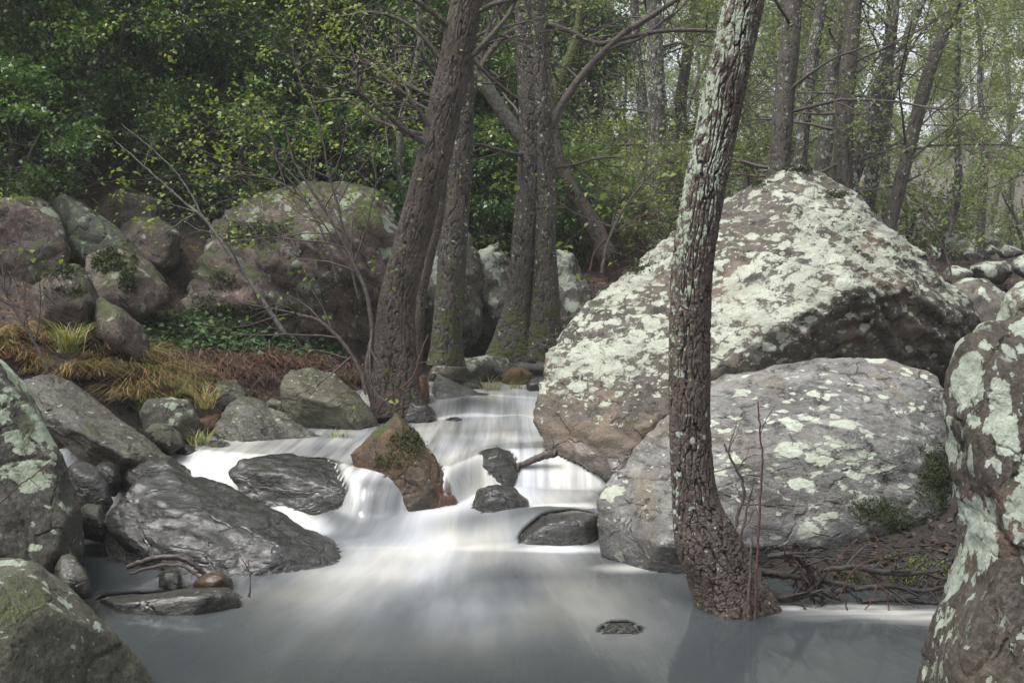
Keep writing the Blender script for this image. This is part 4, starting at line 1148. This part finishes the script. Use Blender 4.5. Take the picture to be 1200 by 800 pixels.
for (x, y, h, r) in [(-8.2, 14.5, 5.5, 2.2), (-6.3, 15.8, 5.5, 2.1), (-4.6, 16.5, 5.2, 2.1), (-3.0, 17.2, 5.5, 2.1), (-1.5, 18.2, 5.2, 2.0), (.2, 19.0, 4.2, 1.8), (-10.5, 18, 6, 2.6), (-7.5, 19.5, 6, 2.6), (-4.8, 21, 6, 2.6), (-2.2, 22.5, 6, 2.6), (.6, 24, 5.5, 2.4)]:
    shrub('evergreen_tree', 'dense evergreen thicket tree rising behind the shrubs of the left slope', x, y, h, r, 19000, .09, 40 + k, mean=.40, cat='tree', low=.1, group='evergreen trees behind the left shrubs'); k += 1
for (x, y, h, r, lb) in [(1.5, 17.0, 1.6, 1.0, 'pale green undergrowth bush behind the left end of the huge boulder'), (2.6, 19.5, 2.0, 1.3, 'yellowish undergrowth bush in the gap left of the leaning tree'),
                         (5.4, 20, 1.6, 1.2, 'low green bush behind the summit of the huge boulder'), (10.5, 22, 2.2, 1.5, 'bluish green bush under the misty trees at the right edge'),
                         (12.0, 26, 1.6, 1.6, 'faint bush on the far slope near the right edge'), (8.6, 28, 1.5, 1.6, 'faint bush on the far slope behind the pale rocks'), (5.6, 15.5, 1.1, .9, 'sparse bush behind the right slope of the huge boulder'),
                         (1.1, 14.4, 1.3, .9, 'low brushy bush right behind the twin trunks'), (2.1, 15.6, 1.5, 1.0, 'leafy brush between the twin trunks and the stout middle-distance trunk'), (3.3, 16.5, 1.6, 1.1, 'sparse bush seen just left of the leaning tree'),
                         (7.2, 24, 1.8, 1.5, 'thin bush in the misty clearing below the slanted pale trunk')]:
    shrub('undergrowth_bush', lb, x, y, h, r, 5000, .06, 60 + k, mat=M_ALDER, mean=.4, low=.1); k += 1

# ------------------------------------------------------------------ saplings, dead wood, twigs
def stick(name, label, pts, d, mat, cat='branch', twigs=0, rs=0, nth=8, leaves=None, lev=1, tl=.5, group=None, rough=.0, sag=0.0):
    rng = np.random.default_rng(900 + rs)
    base = P(pts[0][0], pts[0][1], d + (pts[0][3] if len(pts[0]) > 3 else 0))
    p, r = px_path(pts, d)
    n = max(10, 6 * len(pts))
    path = catmull(p, n); rad = np.maximum(.0015, catmull(np.stack([r, r, r], 1), n)[:, 0])
    if cat in ('shrub', 'sapling'): rad = rad * .62
    path = path + rng.normal(0, .0025, path.shape) * min(1, d / 6)
    if mat is M_RED: rad = rad * .62
    if cat == 'driftwood': rad = rad * .62
    if name == 'dead_branch': rad = rad * .68
    g = Geo(); g.tube(path, rad, nth)
    tips = []
    for k in range(twigs):
        i = rng.integers(n // 4, n - 1)
        dd = (path[i + 1] - path[i]); dd /= np.linalg.norm(dd)
        branch(g, path[i], dd + rng.normal(0, .8, 3) + (0, 0, .2), tl * rng.uniform(.5, 1.2), max(.002, rad[i] * .55), lev, rng, tips, kids=4, nth=4)
    me_loc = base
    if leaves and tips:
        t = thing(name, label, cat, base, group)
        g.build('stem', mat, t, base)
        nl, size, lm = leaves
        kk = rng.integers(0, len(tips), nl)
        pos = np.array([tips[i][0][rng.integers(1, 5)] for i in kk]) + rng.normal(0, .02, (nl, 3))
        obj('leaves', leaf_mesh('leaves', pos - base, size, rng, tilt=.6, width=.75), lm, t)
        return t
    o = g.build(name, mat, None, base); o.location = base
    return tag(o, label, cat, group)


stick('dead_branch', 'long bare grey branch leaning across in front of the purple-grey boulder', [(334, 392, 9), (312, 358, 8), (285, 318, 7), (258, 282, 6), (238, 255, 5.5), (210, 232, 4), (180, 205, 3.5), (150, 178, 2.5), (135, 165, 1.5)], 9.4, M_PALE, twigs=5, rs=1, lev=1, tl=.5)
stick('dead_branch', 'thin bare twig forking up from the long leaning branch', [(236, 252, 4), (228, 235, 3.5), (214, 212, 3), (195, 190, 2.5), (168, 166, 2), (142, 146, 1.5)], 9.4, M_PALE, twigs=3, rs=2, tl=.4)
stick('bare_shrub', 'many-twigged bare shrub with a few yellow leaves left of the thick leaning trunk', [(436, 470, 11), (430, 430, 10), (436, 390, 9), (428, 340, 8), (410, 300, 7), (390, 262, 6), (365, 222, 5), (345, 190, 4), (335, 150, 3)], 9.0, M_TWIG, 'shrub', twigs=13, rs=3, leaves=(260, .045, M_YELLOW), lev=2, tl=1.0)
stick('bare_shrub', 'dark twisted bare stem arching left over the ivy patch', [(430, 462, 9), (420, 430, 8), (400, 400, 8), (375, 376, 7), (352, 370, 6), (342, 366, 4)], 8.95, M_TWIG, 'shrub', twigs=8, rs=4, leaves=(30, .045, M_YELLOW), lev=2, tl=.8)
stick('bare_shrub', 'pale twiggy bush with scattered yellow-green leaves before the dark shrubs', [(395, 330, 5), (385, 290, 5), (360, 240, 4), (330, 215, 4), (290, 205, 3), (255, 210, 2)], 10.0, M_TWIG, 'shrub', twigs=14, rs=5, leaves=(900, .045, M_YELLOW), lev=2, tl=1.1)
stick('bare_shrub', 'upright twiggy shrub with small yellow leaves under the upper branches', [(420, 350, 5), (400, 260, 5), (385, 200, 4), (372, 140, 4), (350, 90, 3), (340, 40, 2)], 10.6, M_TWIG, 'shrub', twigs=16, rs=6, leaves=(1300, .045, M_YELLOW), lev=2, tl=1.3)
stick('sapling', 'brushwood sapling with bright yellow-green leaves behind the left shoulder of the huge boulder', [(705, 320, 7), (712, 285, 6), (728, 250, 5), (745, 225, 4), (765, 200, 3)], 9.6, M_TWIG, 'sapling', twigs=12, rs=7, leaves=(70, .07, M_YELLOW), lev=2, tl=.8)
stick('sapling', 'low reddish brushwood with few leaves leaning over the huge boulder edge', [(690, 318, 6), (700, 290, 5), (725, 268, 4), (755, 252, 3), (785, 238, 2)], 9.9, M_RED, 'sapling', twigs=14, rs=8, leaves=(40, .06, M_YELLOW), lev=2, tl=.7)
stick('sapling', 'slim dark sapling at the right shoulder of the huge boulder', [(1118, 345, 4), (1112, 310, 4), (1100, 280, 3), (1085, 250, 2.5), (1080, 210, 2)], 10.4, M_TWIG, 'sapling', twigs=6, rs=9, leaves=(60, .045, M_YELLOW), lev=1, tl=.6)
stick('vine', 'reddish tangled creeper hanging on the foot of the thick leaning trunk', [(502, 392, 2.5), (492, 415, 3), (484, 440, 3), (470, 455, 3), (450, 470, 2.5), (440, 484, 2)], 8.9, M_RED, 'vine', twigs=14, rs=10, lev=2, tl=.35)
stick('broken_branch', 'snapped dark branch caught between the mid cascade rock and the huge boulder', [(652, 531, 9), (640, 533, 9), (622, 540, 8), (606, 547, 6), (603, 546, 3)], 7.5, M_TWIG, twigs=3, rs=11, lev=1, tl=.14)
stick('twig', 'short crooked twig dangling from the snapped branch into the cascade', [(608, 543, 4), (606, 556, 3.5), (612, 566, 3.5), (614, 576, 3), (618, 580, 2)], 7.48, M_TWIG, 'twig', rs=12)
stick('driftwood', 'curved peeled root of driftwood lying by the long wet boulder', [(150, 664, 10), (172, 656, 11), (200, 652, 12), (222, 658, 11), (236, 668, 9), (242, 676, 6)], 5.35, plain_mat('wet_driftwood', (.02, .014, .013), (.06, .046, .042), 22, .45), 'driftwood', twigs=2, rs=13, tl=.12, nth=12)
stick('driftwood', 'thin dark stick under the curved driftwood root', [(152, 672, 5), (180, 664, 6), (210, 662, 6), (236, 676, 5)], 5.3, M_TWIG, 'driftwood', rs=14)
stick('stem', 'tall straight reddish stem standing in the water before the leaning tree', [(885, 722, 5), (887, 660, 5), (890, 600, 4.5), (893, 540, 4), (890, 500, 3.5), (888, 470, 2.5)], 4.75, M_RED, 'stem', twigs=4, rs=15, lev=0, tl=.16)
stick('stem', 'short reddish stem beside the tall straight stem at the leaning tree foot', [(877, 722, 4.5), (878, 690, 4), (880, 655, 3.5), (881, 625, 2.5)], 4.8, M_TWIG, 'stem', twigs=2, rs=16, lev=0, tl=.15)
stick('stem', 'branching bare stem right of the leaning tree in front of the spotted grey boulder', [(856, 640, 4), (866, 600, 4), (872, 570, 3.5), (858, 540, 3), (848, 520, 2)], 4.95, M_TWIG, 'stem', twigs=6, rs=17, lev=1, tl=.25)
stick('stem', 'slender forked shoot leaning right from the leaning tree foot', [(862, 665, 3.5), (868, 630, 3), (876, 595, 2.5), (884, 560, 2)], 4.9, M_TWIG, 'stem', twigs=4, rs=18, lev=1, tl=.2)
for i, (pts, lb) in enumerate([
    ([(922, 640, 3.5), (934, 660, 3.5), (948, 684, 3)], 'fallen orange-red twig slanting down the root bank'),
    ([(1004, 632, 2.5), (990, 645, 2.5), (975, 665, 2.5)], 'pinkish twig leaning on the spotted grey boulder foot'),
    ([(1036, 656, 3), (1024, 625, 2.5), (1012, 605, 2), (1000, 588, 1.5)], 'arching red stem rising past the moss cushion'),
    ([(1030, 680, 3), (1020, 705, 2.5), (1010, 722, 2)], 'red rootlet trailing from the bank into the water, left of a pair'),
    ([(1032, 680, 3), (1040, 700, 2.5), (1042, 718, 2)], 'red rootlet trailing from the bank into the water, right of a pair'),
    ([(990, 690, 3), (992, 710, 3), (993, 725, 2)], 'stubby red rootlet touching the white water below the roots'),
    ([(982, 700, 3), (1000, 668, 3), (1025, 655, 2.5), (1045, 660, 2)], 'bent reddish twig looping over the root bank'),
    ([(1055, 650, 2.5), (1062, 635, 2), (1078, 630, 2), (1090, 634, 1.5)], 'thin red twig curling by the dark near boulder'),
]): stick('twig', lb, pts, 4.95, M_RED, 'twig', rs=40 + i, twigs=2, lev=0, tl=.06)
stick('twig', 'red bramble stem hanging before the tall dark boulder', [(-10, 600, 3), (15, 575, 3), (35, 560, 2.5), (58, 542, 2)], 4.7, M_RED, 'twig', twigs=3, rs=60, lev=0, tl=.1)
stick('twig', 'upright brown twig on a small clod in the pool beside the long wet boulder', [(292, 698, 6), (293, 690, 2.5), (293, 672, 2), (292, 657, 1.5), (305, 657, 1.2)], 5.05, M_RED, 'twig', twigs=2, rs=61, lev=0, tl=.08)
stick('bare_shrub', 'dark bare bramble stems at the left edge above the sedge', [(55, 432, 7), (40, 400, 6), (22, 372, 5), (8, 345, 4), (2, 310, 3)], 7.6, M_TWIG, 'shrub', twigs=9, rs=62, leaves=(12, .05, M_YELLOW), lev=2, tl=.6)
# roots of the bank right of the leaning tree
rng = np.random.default_rng(404)
ROOTS = [([(880, 668, 9), (910, 672, 10), (940, 676, 9), (975, 682, 8), (1010, 690, 6)], 'thick wet root running right from the leaning tree foot'),
         ([(885, 690, 10), (920, 700, 12), (950, 694, 10), (985, 700, 7)], 'knotted root at the water line right of the leaning tree foot'),
         ([(960, 668, 6), (1000, 664, 7), (1050, 672, 7), (1105, 668, 5)], 'long thin root along the foot of the spotted grey boulder'),
         ([(1000, 690, 6), (1040, 686, 7), (1080, 692, 6), (1115, 686, 5)], 'root above the white water beside the dark near boulder'),
         ([(1010, 704, 5), (1050, 702, 6), (1090, 706, 5), (1120, 702, 4)], 'lowest root strand skirting the white water'),
         ([(900, 652, 6), (922, 650, 9), (945, 662, 8), (958, 690, 6)], 'arched dark root bridging a hollow behind the leaning tree foot')]
M_ROOT = plain_mat('wet_root_bark', (.014, .011, .010), (.045, .038, .033), 30, .4, .8)
for i, (pts, lb) in enumerate(ROOTS): stick('root', lb, pts, 5.05, M_ROOT, 'root', twigs=9, rs=80 + i, lev=1, tl=.16, nth=9)

rng = np.random.default_rng(505)
g = Geo()
for k in range(75):
    x = rng.uniform(1.15, 2.5); y = rng.uniform(4.98, 5.55)
    az = rng.normal(0, .45) + (PI if rng.random() < .5 else 0)
    pts, _ = wiggle((x, y, gz(x, y) + rng.uniform(0, .035)), (math.cos(az), math.sin(az) * .6, .05), rng.uniform(.12, .5), 6, rng, .22)
    pts[:, 2] = np.maximum(pts[:, 2] * .4 + (ground_z(pts[:, 0], pts[:, 1]) + .015) * .6, ground_z(pts[:, 0], pts[:, 1]) - .002)
    g.tube(pts, np.linspace(rng.uniform(.002, .007), .0015, 7), 5)
o = g.build('root_mat', M_ROOT)
tag(o, 'mat of fine dark rootlets and twigs covering the bank behind the leaning tree', 'root mat', kind='stuff')

# ------------------------------------------------------------------ ground cover
def blades(name, pos, length, rng, mat, tint, width=.006, lean=.7, droop=.8, dirs=None):
    n = len(pos)
    az = rng.uniform(0, 2 * PI, n) if dirs is None else dirs + rng.normal(0, .6, n)
    out = np.stack([np.cos(az), np.sin(az), 0 * az], 1)
    sdv = np.stack([-np.sin(az), np.cos(az), 0 * az], 1)
    L = length * rng.uniform(.55, 1.25, n)
    le = lean * rng.uniform(.3, 1.2, n)
    rows = []
    for u in (0, .35, .7, 1.0):
        c = pos + out * (L * (le * u + droop * .5 * u * u))[:, None] + np.array((0, 0, 1.0)) * (L * (u * (1 - .2 * le) - droop * .75 * u ** 2.2))[:, None]
        wd = width * (1 - .85 * u) * rng.uniform(.8, 1.2, n)
        rows += [c + sdv * wd[:, None], c - sdv * wd[:, None]]
    v = np.stack(rows, 1).reshape(-1, 3)
    b = (np.arange(n) * 8)[:, None]
    f = np.concatenate([np.stack([b[:, 0] + 2 * k, b[:, 0] + 2 * k + 1, b[:, 0] + 2 * k + 3, b[:, 0] + 2 * k + 2], 1) for k in range(3)])
    return mesh_np(name, v, f, attrs={'tint': ('FACE', np.tile(tint, 3))})


def tuft(label, px, py, d, n, L, mean, rs):
    rng = np.random.default_rng(700 + rs)
    q = P(px, py, d)
    base = np.array((q[0], q[1], q[2]))
    pos = rng.normal(0, .035, (n, 3)) * (1, 1, .1)
    o = obj('grass_tuft', blades('grass_tuft', pos, L, rng, M_GRASS, np.clip(rng.normal(mean, .2, n), 0, 1), .004, .55, .6), M_GRASS, loc=base)
    return tag(o, label, 'grass tuft')


def on_ground(px, py):
    """where the sight line through a pixel meets the bank"""
    for d in np.arange(3.0, 40, .04):
        q = P(px, py, d)
        if q[2] <= gz(q[0], q[1]): return q
    return None


def scatter(poly, n, rng):
    xs = [p[0] for p in poly]; ys = [p[1] for p in poly]
    c = [on_ground(*p) for p in poly]
    c = [q for q in c if q is not None]
    x0, x1 = min(q[0] for q in c), max(q[0] for q in c); y0, y1 = min(q[1] for q in c), max(q[1] for q in c)
    X = rng.uniform(x0, x1, n * 3); Y = rng.uniform(y0, y1, n * 3); Z = ground_z(X, Y)
    V = np.stack([X, Y, Z], 1)
    px, py, _ = proj(V)
    ins = np.zeros(len(X), bool); m = len(poly); j = m - 1
    for i in range(m):
        xi, yi = poly[i]; xj, yj = poly[j]
        cnd = ((yi > py) != (yj > py)) & (px < (xj - xi) * (py - yi) / (yj - yi + 1e-9) + xi)
        ins ^= cnd; j = i
    return V[ins][:n]


rng = np.random.default_rng(808)
gp = scatter([(-60, 395), (60, 385), (130, 395), (215, 440), (262, 470), (230, 500), (170, 500), (110, 455), (40, 440), (-60, 420)], 700, rng)
cen = gp[rng.integers(0, len(gp), 60)]
pos = cen[rng.integers(0, 60, 5200)] + rng.normal(0, .05, (5200, 3)) * (1, 1, .15)
tint = np.clip(rng.normal(.42, .26, len(pos)), 0, 1)
cd = rng.uniform(-2.6, .9, 60)
ci = rng.integers(0, 60, len(pos)); cl_ = rng.uniform(.6, 1.3, 60)
pos = cen[ci] + rng.normal(0, .035, (len(pos), 3)) * (1, 1, .15)
tint = np.clip(rng.normal(.45, .24, len(pos)) + rng.normal(0, .2, 60)[ci], 0, 1)
o = obj('grass', blades('grass', pos, .33 * cl_[ci] * rng.uniform(.6, 1.2, len(pos)), rng, M_GRASS, tint, .0042, .75, .95, dirs=cd[ci] + rng.normal(0, .7, len(pos))), M_GRASS)
tag(o, 'drooping straw-yellow and green sedge on the left bank', 'grass', kind='stuff')
bp = scatter([(200, 420), (300, 415), (420, 425), (440, 450), (330, 448), (250, 450), (205, 445)], 500, rng)
bp = bp[perlin(bp * 3.2 + 4) > -.12]
pos = bp[rng.integers(0, len(bp), 3000)] + rng.normal(0, .05, (3000, 3)) * (1, 1, .5)
o = obj('dead_bracken', blades('dead_bracken', pos, .26, rng, M_BRACKEN, np.clip(rng.normal(.5, .25, len(pos)), 0, 1), .005, .8, 1.2), M_BRACKEN)
tag(o, 'rust-brown dead bracken hanging over the left bank', 'bracken', kind='stuff')
ip = scatter([(160, 380), (230, 372), (330, 382), (400, 392), (410, 425), (330, 425), (240, 420), (170, 412)], 2600, rng)
ip = ip + np.abs(rng.normal(0, .05, (len(ip), 3))) * (0, 0, 1) + (0, 0, .02)
o = obj('ivy', leaf_mesh('ivy', ip, .06, rng, tilt=.35, tint=np.clip(rng.normal(.5, .22, len(ip)), 0, 1), width=.85), M_IVY)
tag(o, 'glossy dark ivy carpeting the bank below the purple-grey boulder', 'ivy', kind='stuff')
X = rng.uniform(-6, 10, 46000); Y = rng.uniform(4.6, 24, 46000)
X[:260] = rng.uniform(1.0, 2.7, 260); Y[:260] = rng.uniform(4.95, 5.8, 260)
k = ((X < np.interp(Y, *XL) - .05) | (X > np.interp(Y, *XR) + .25) | (Y > 13))
X, Y = X[k], Y[k]
pos = np.stack([X, Y, ground_z(X, Y) + .012], 1)
o = obj('fallen_leaves', leaf_mesh('fallen_leaves', pos, .042, rng, tilt=.25, tint=np.clip(rng.normal(.4, .25, len(pos)), 0, 1), width=.65), M_LITTER)
tag(o, 'brown fallen leaves littering the banks', 'leaf litter', kind='stuff')
mp = scatter([(985, 672), (1040, 650), (1110, 655), (1115, 690), (1050, 690), (1000, 690)], 4200, rng)
mp = mp[perlin(mp * 7 + 3) + .35 * perlin(mp * 19) > .05]
o = obj('bank_moss', leaf_mesh('bank_moss', mp + np.abs(rng.normal(0, .012, (len(mp), 3))) * (0, 0, 1), .013, rng, tilt=.9, tint=np.clip(rng.normal(.55, .25, len(mp)), 0, 1), width=.7), leaf_mat('bank_moss_tips', [(0, (.03, .04, .01)), (.6, (.075, .095, .022)), (1, (.17, .19, .05))], .8, .1))
tag(o, 'yellow-green moss on the wet bank below the spotted grey boulder', 'moss', kind='stuff')
tuft('green and yellow grass tuft between the flat rocks at the stream head', 575, 463, 10.5, 60, .34, .7, 1)
tuft('yellow-green grass tuft beside the humped brown stone at the water edge', 233, 524, 7.9, 70, .22, .8, 2)
tuft('yellow grass tuft spilling behind the dark mossy rock', 240, 478, 8.4, 90, .3, .6, 3)
tuft('small green tuft below the undercut of the olive boulder', 398, 517, 8.35, 60, .16, .85, 4)
tuft('sparse green tuft behind the small slate-coloured rock', 606, 458, 10.6, 30, .2, .85, 5)
tuft('long drooping sedge tuft below the brown-topped rock', 80, 412, 8.2, 160, .42, .75, 6)

# moss growing on the boulders
M_MOSS = leaf_mat('moss_tips', [(0, (.022, .032, .009)), (.6, (.06, .078, .02)), (1, (.14, .165, .045))], .8, .1)


def moss_on(o, regions, n, size, thick, rs):
    rng = np.random.default_rng(rs)
    me = o.data; N = len(me.vertices)
    v = np.empty(N * 3, np.float32); me.vertices.foreach_get('co', v); v = v.reshape(-1, 3).astype(float)
    nr = np.empty(N * 3, np.float32); me.vertex_normals.foreach_get('vector', nr); nr = nr.reshape(-1, 3).astype(float)
    W = v + np.array(o.location)
    px, py, _ = proj(W)
    face = ((W - CAM) * nr).sum(1) < .02
    rag = 9 * perlin(W * 9) + 6 * perlin(W * 22)
    val = np.full(N, -1.0)
    for (cx, cy, rx, ry) in regions: val = np.maximum(val, 1 - np.hypot((px - cx) / rx / 1.25, (py - cy) / ry / 1.25))
    val = np.clip((val + rag * .045) * 1.5, 0, 1) * face * (val > -.25)
    if val.sum() < 1: return
    k = rng.choice(N, n, p=val / val.sum())
    hgt = thick * (.15 + np.clip(.5 + perlin(W[k] * 14), 0, 1)) * (.25 + .75 * val[k]) * rng.uniform(.1, 1, n)
    pos = v[k] + nr[k] * hgt[:, None] + rng.normal(0, .006, (n, 3))
    tint = np.clip(.2 + hgt / thick * .35 + rng.normal(0, .14, n), 0, 1)
    obj('moss', leaf_mesh('moss', pos, size, rng, aim=nr[k] * .6, tilt=.8, tint=tint, width=.7), M_MOSS, o)


ROCKS = {o['label']: o for o in bpy.data.objects if o.get('category') in ('boulder', 'rock')}
def find(txt): return next(o for l, o in ROCKS.items() if txt in l)


moss_on(find('smooth grey boulder'), [(1010, 596, 17, 16), (1042, 602, 24, 18), (1068, 625, 40, 26), (1055, 655, 42, 14), (1100, 560, 22, 40)], 11000, .011, .022, 1)
moss_on(find('huge pale boulder'), [(720, 312, 40, 9), (700, 328, 14, 12), (938, 198, 20, 4), (885, 214, 16, 4), (980, 228, 10, 4)], 3600, .014, .01, 2)
moss_on(find('bright moss edge'), [(62, 318, 30, 9), (78, 340, 20, 5)], 1800, .022, .03, 3)
moss_on(find('wide purple-grey'), [(300, 275, 40, 14), (260, 330, 20, 10), (400, 330, 40, 10), (330, 365, 60, 9), (250, 360, 26, 12), (430, 350, 20, 12)], 9000, .018, .008, 4)
moss_on(find('square mossy block'), [(130, 305, 22, 12), (150, 330, 10, 14)], 2500, .022, .025, 5)
moss_on(find('pointed triangular'), [(478, 520, 20, 18), (455, 540, 18, 10)], 2500, .012, .012, 6)

# ------------------------------------------------------------------ the misty air
hb = bmesh.new(); bmesh.ops.create_cube(hb, size=1.0)
me = bpy.data.meshes.new('haze'); hb.to_mesh(me); hb.free()
hz = bpy.data.objects.new('haze', me); COL.objects.link(hz)
hz.scale = (110, 118, 22); hz.location = (0, 46, 9.0)
mh_ = bpy.data.materials.new('mist'); mh_.use_nodes = True
mt = mh_.node_tree; mt.nodes.clear()
out = mt.nodes.new('ShaderNodeOutputMaterial'); pv = mt.nodes.new('ShaderNodeVolumePrincipled')
pv.inputs['Color'].default_value = (.9, .92, .92, 1); pv.inputs['Density'].default_value = HAZE
mt.links.new(pv.outputs[0], out.inputs['Volume'])
me.materials.append(mh_)
tag(hz, 'pale morning mist hanging in the wood', 'haze', kind='stuff')
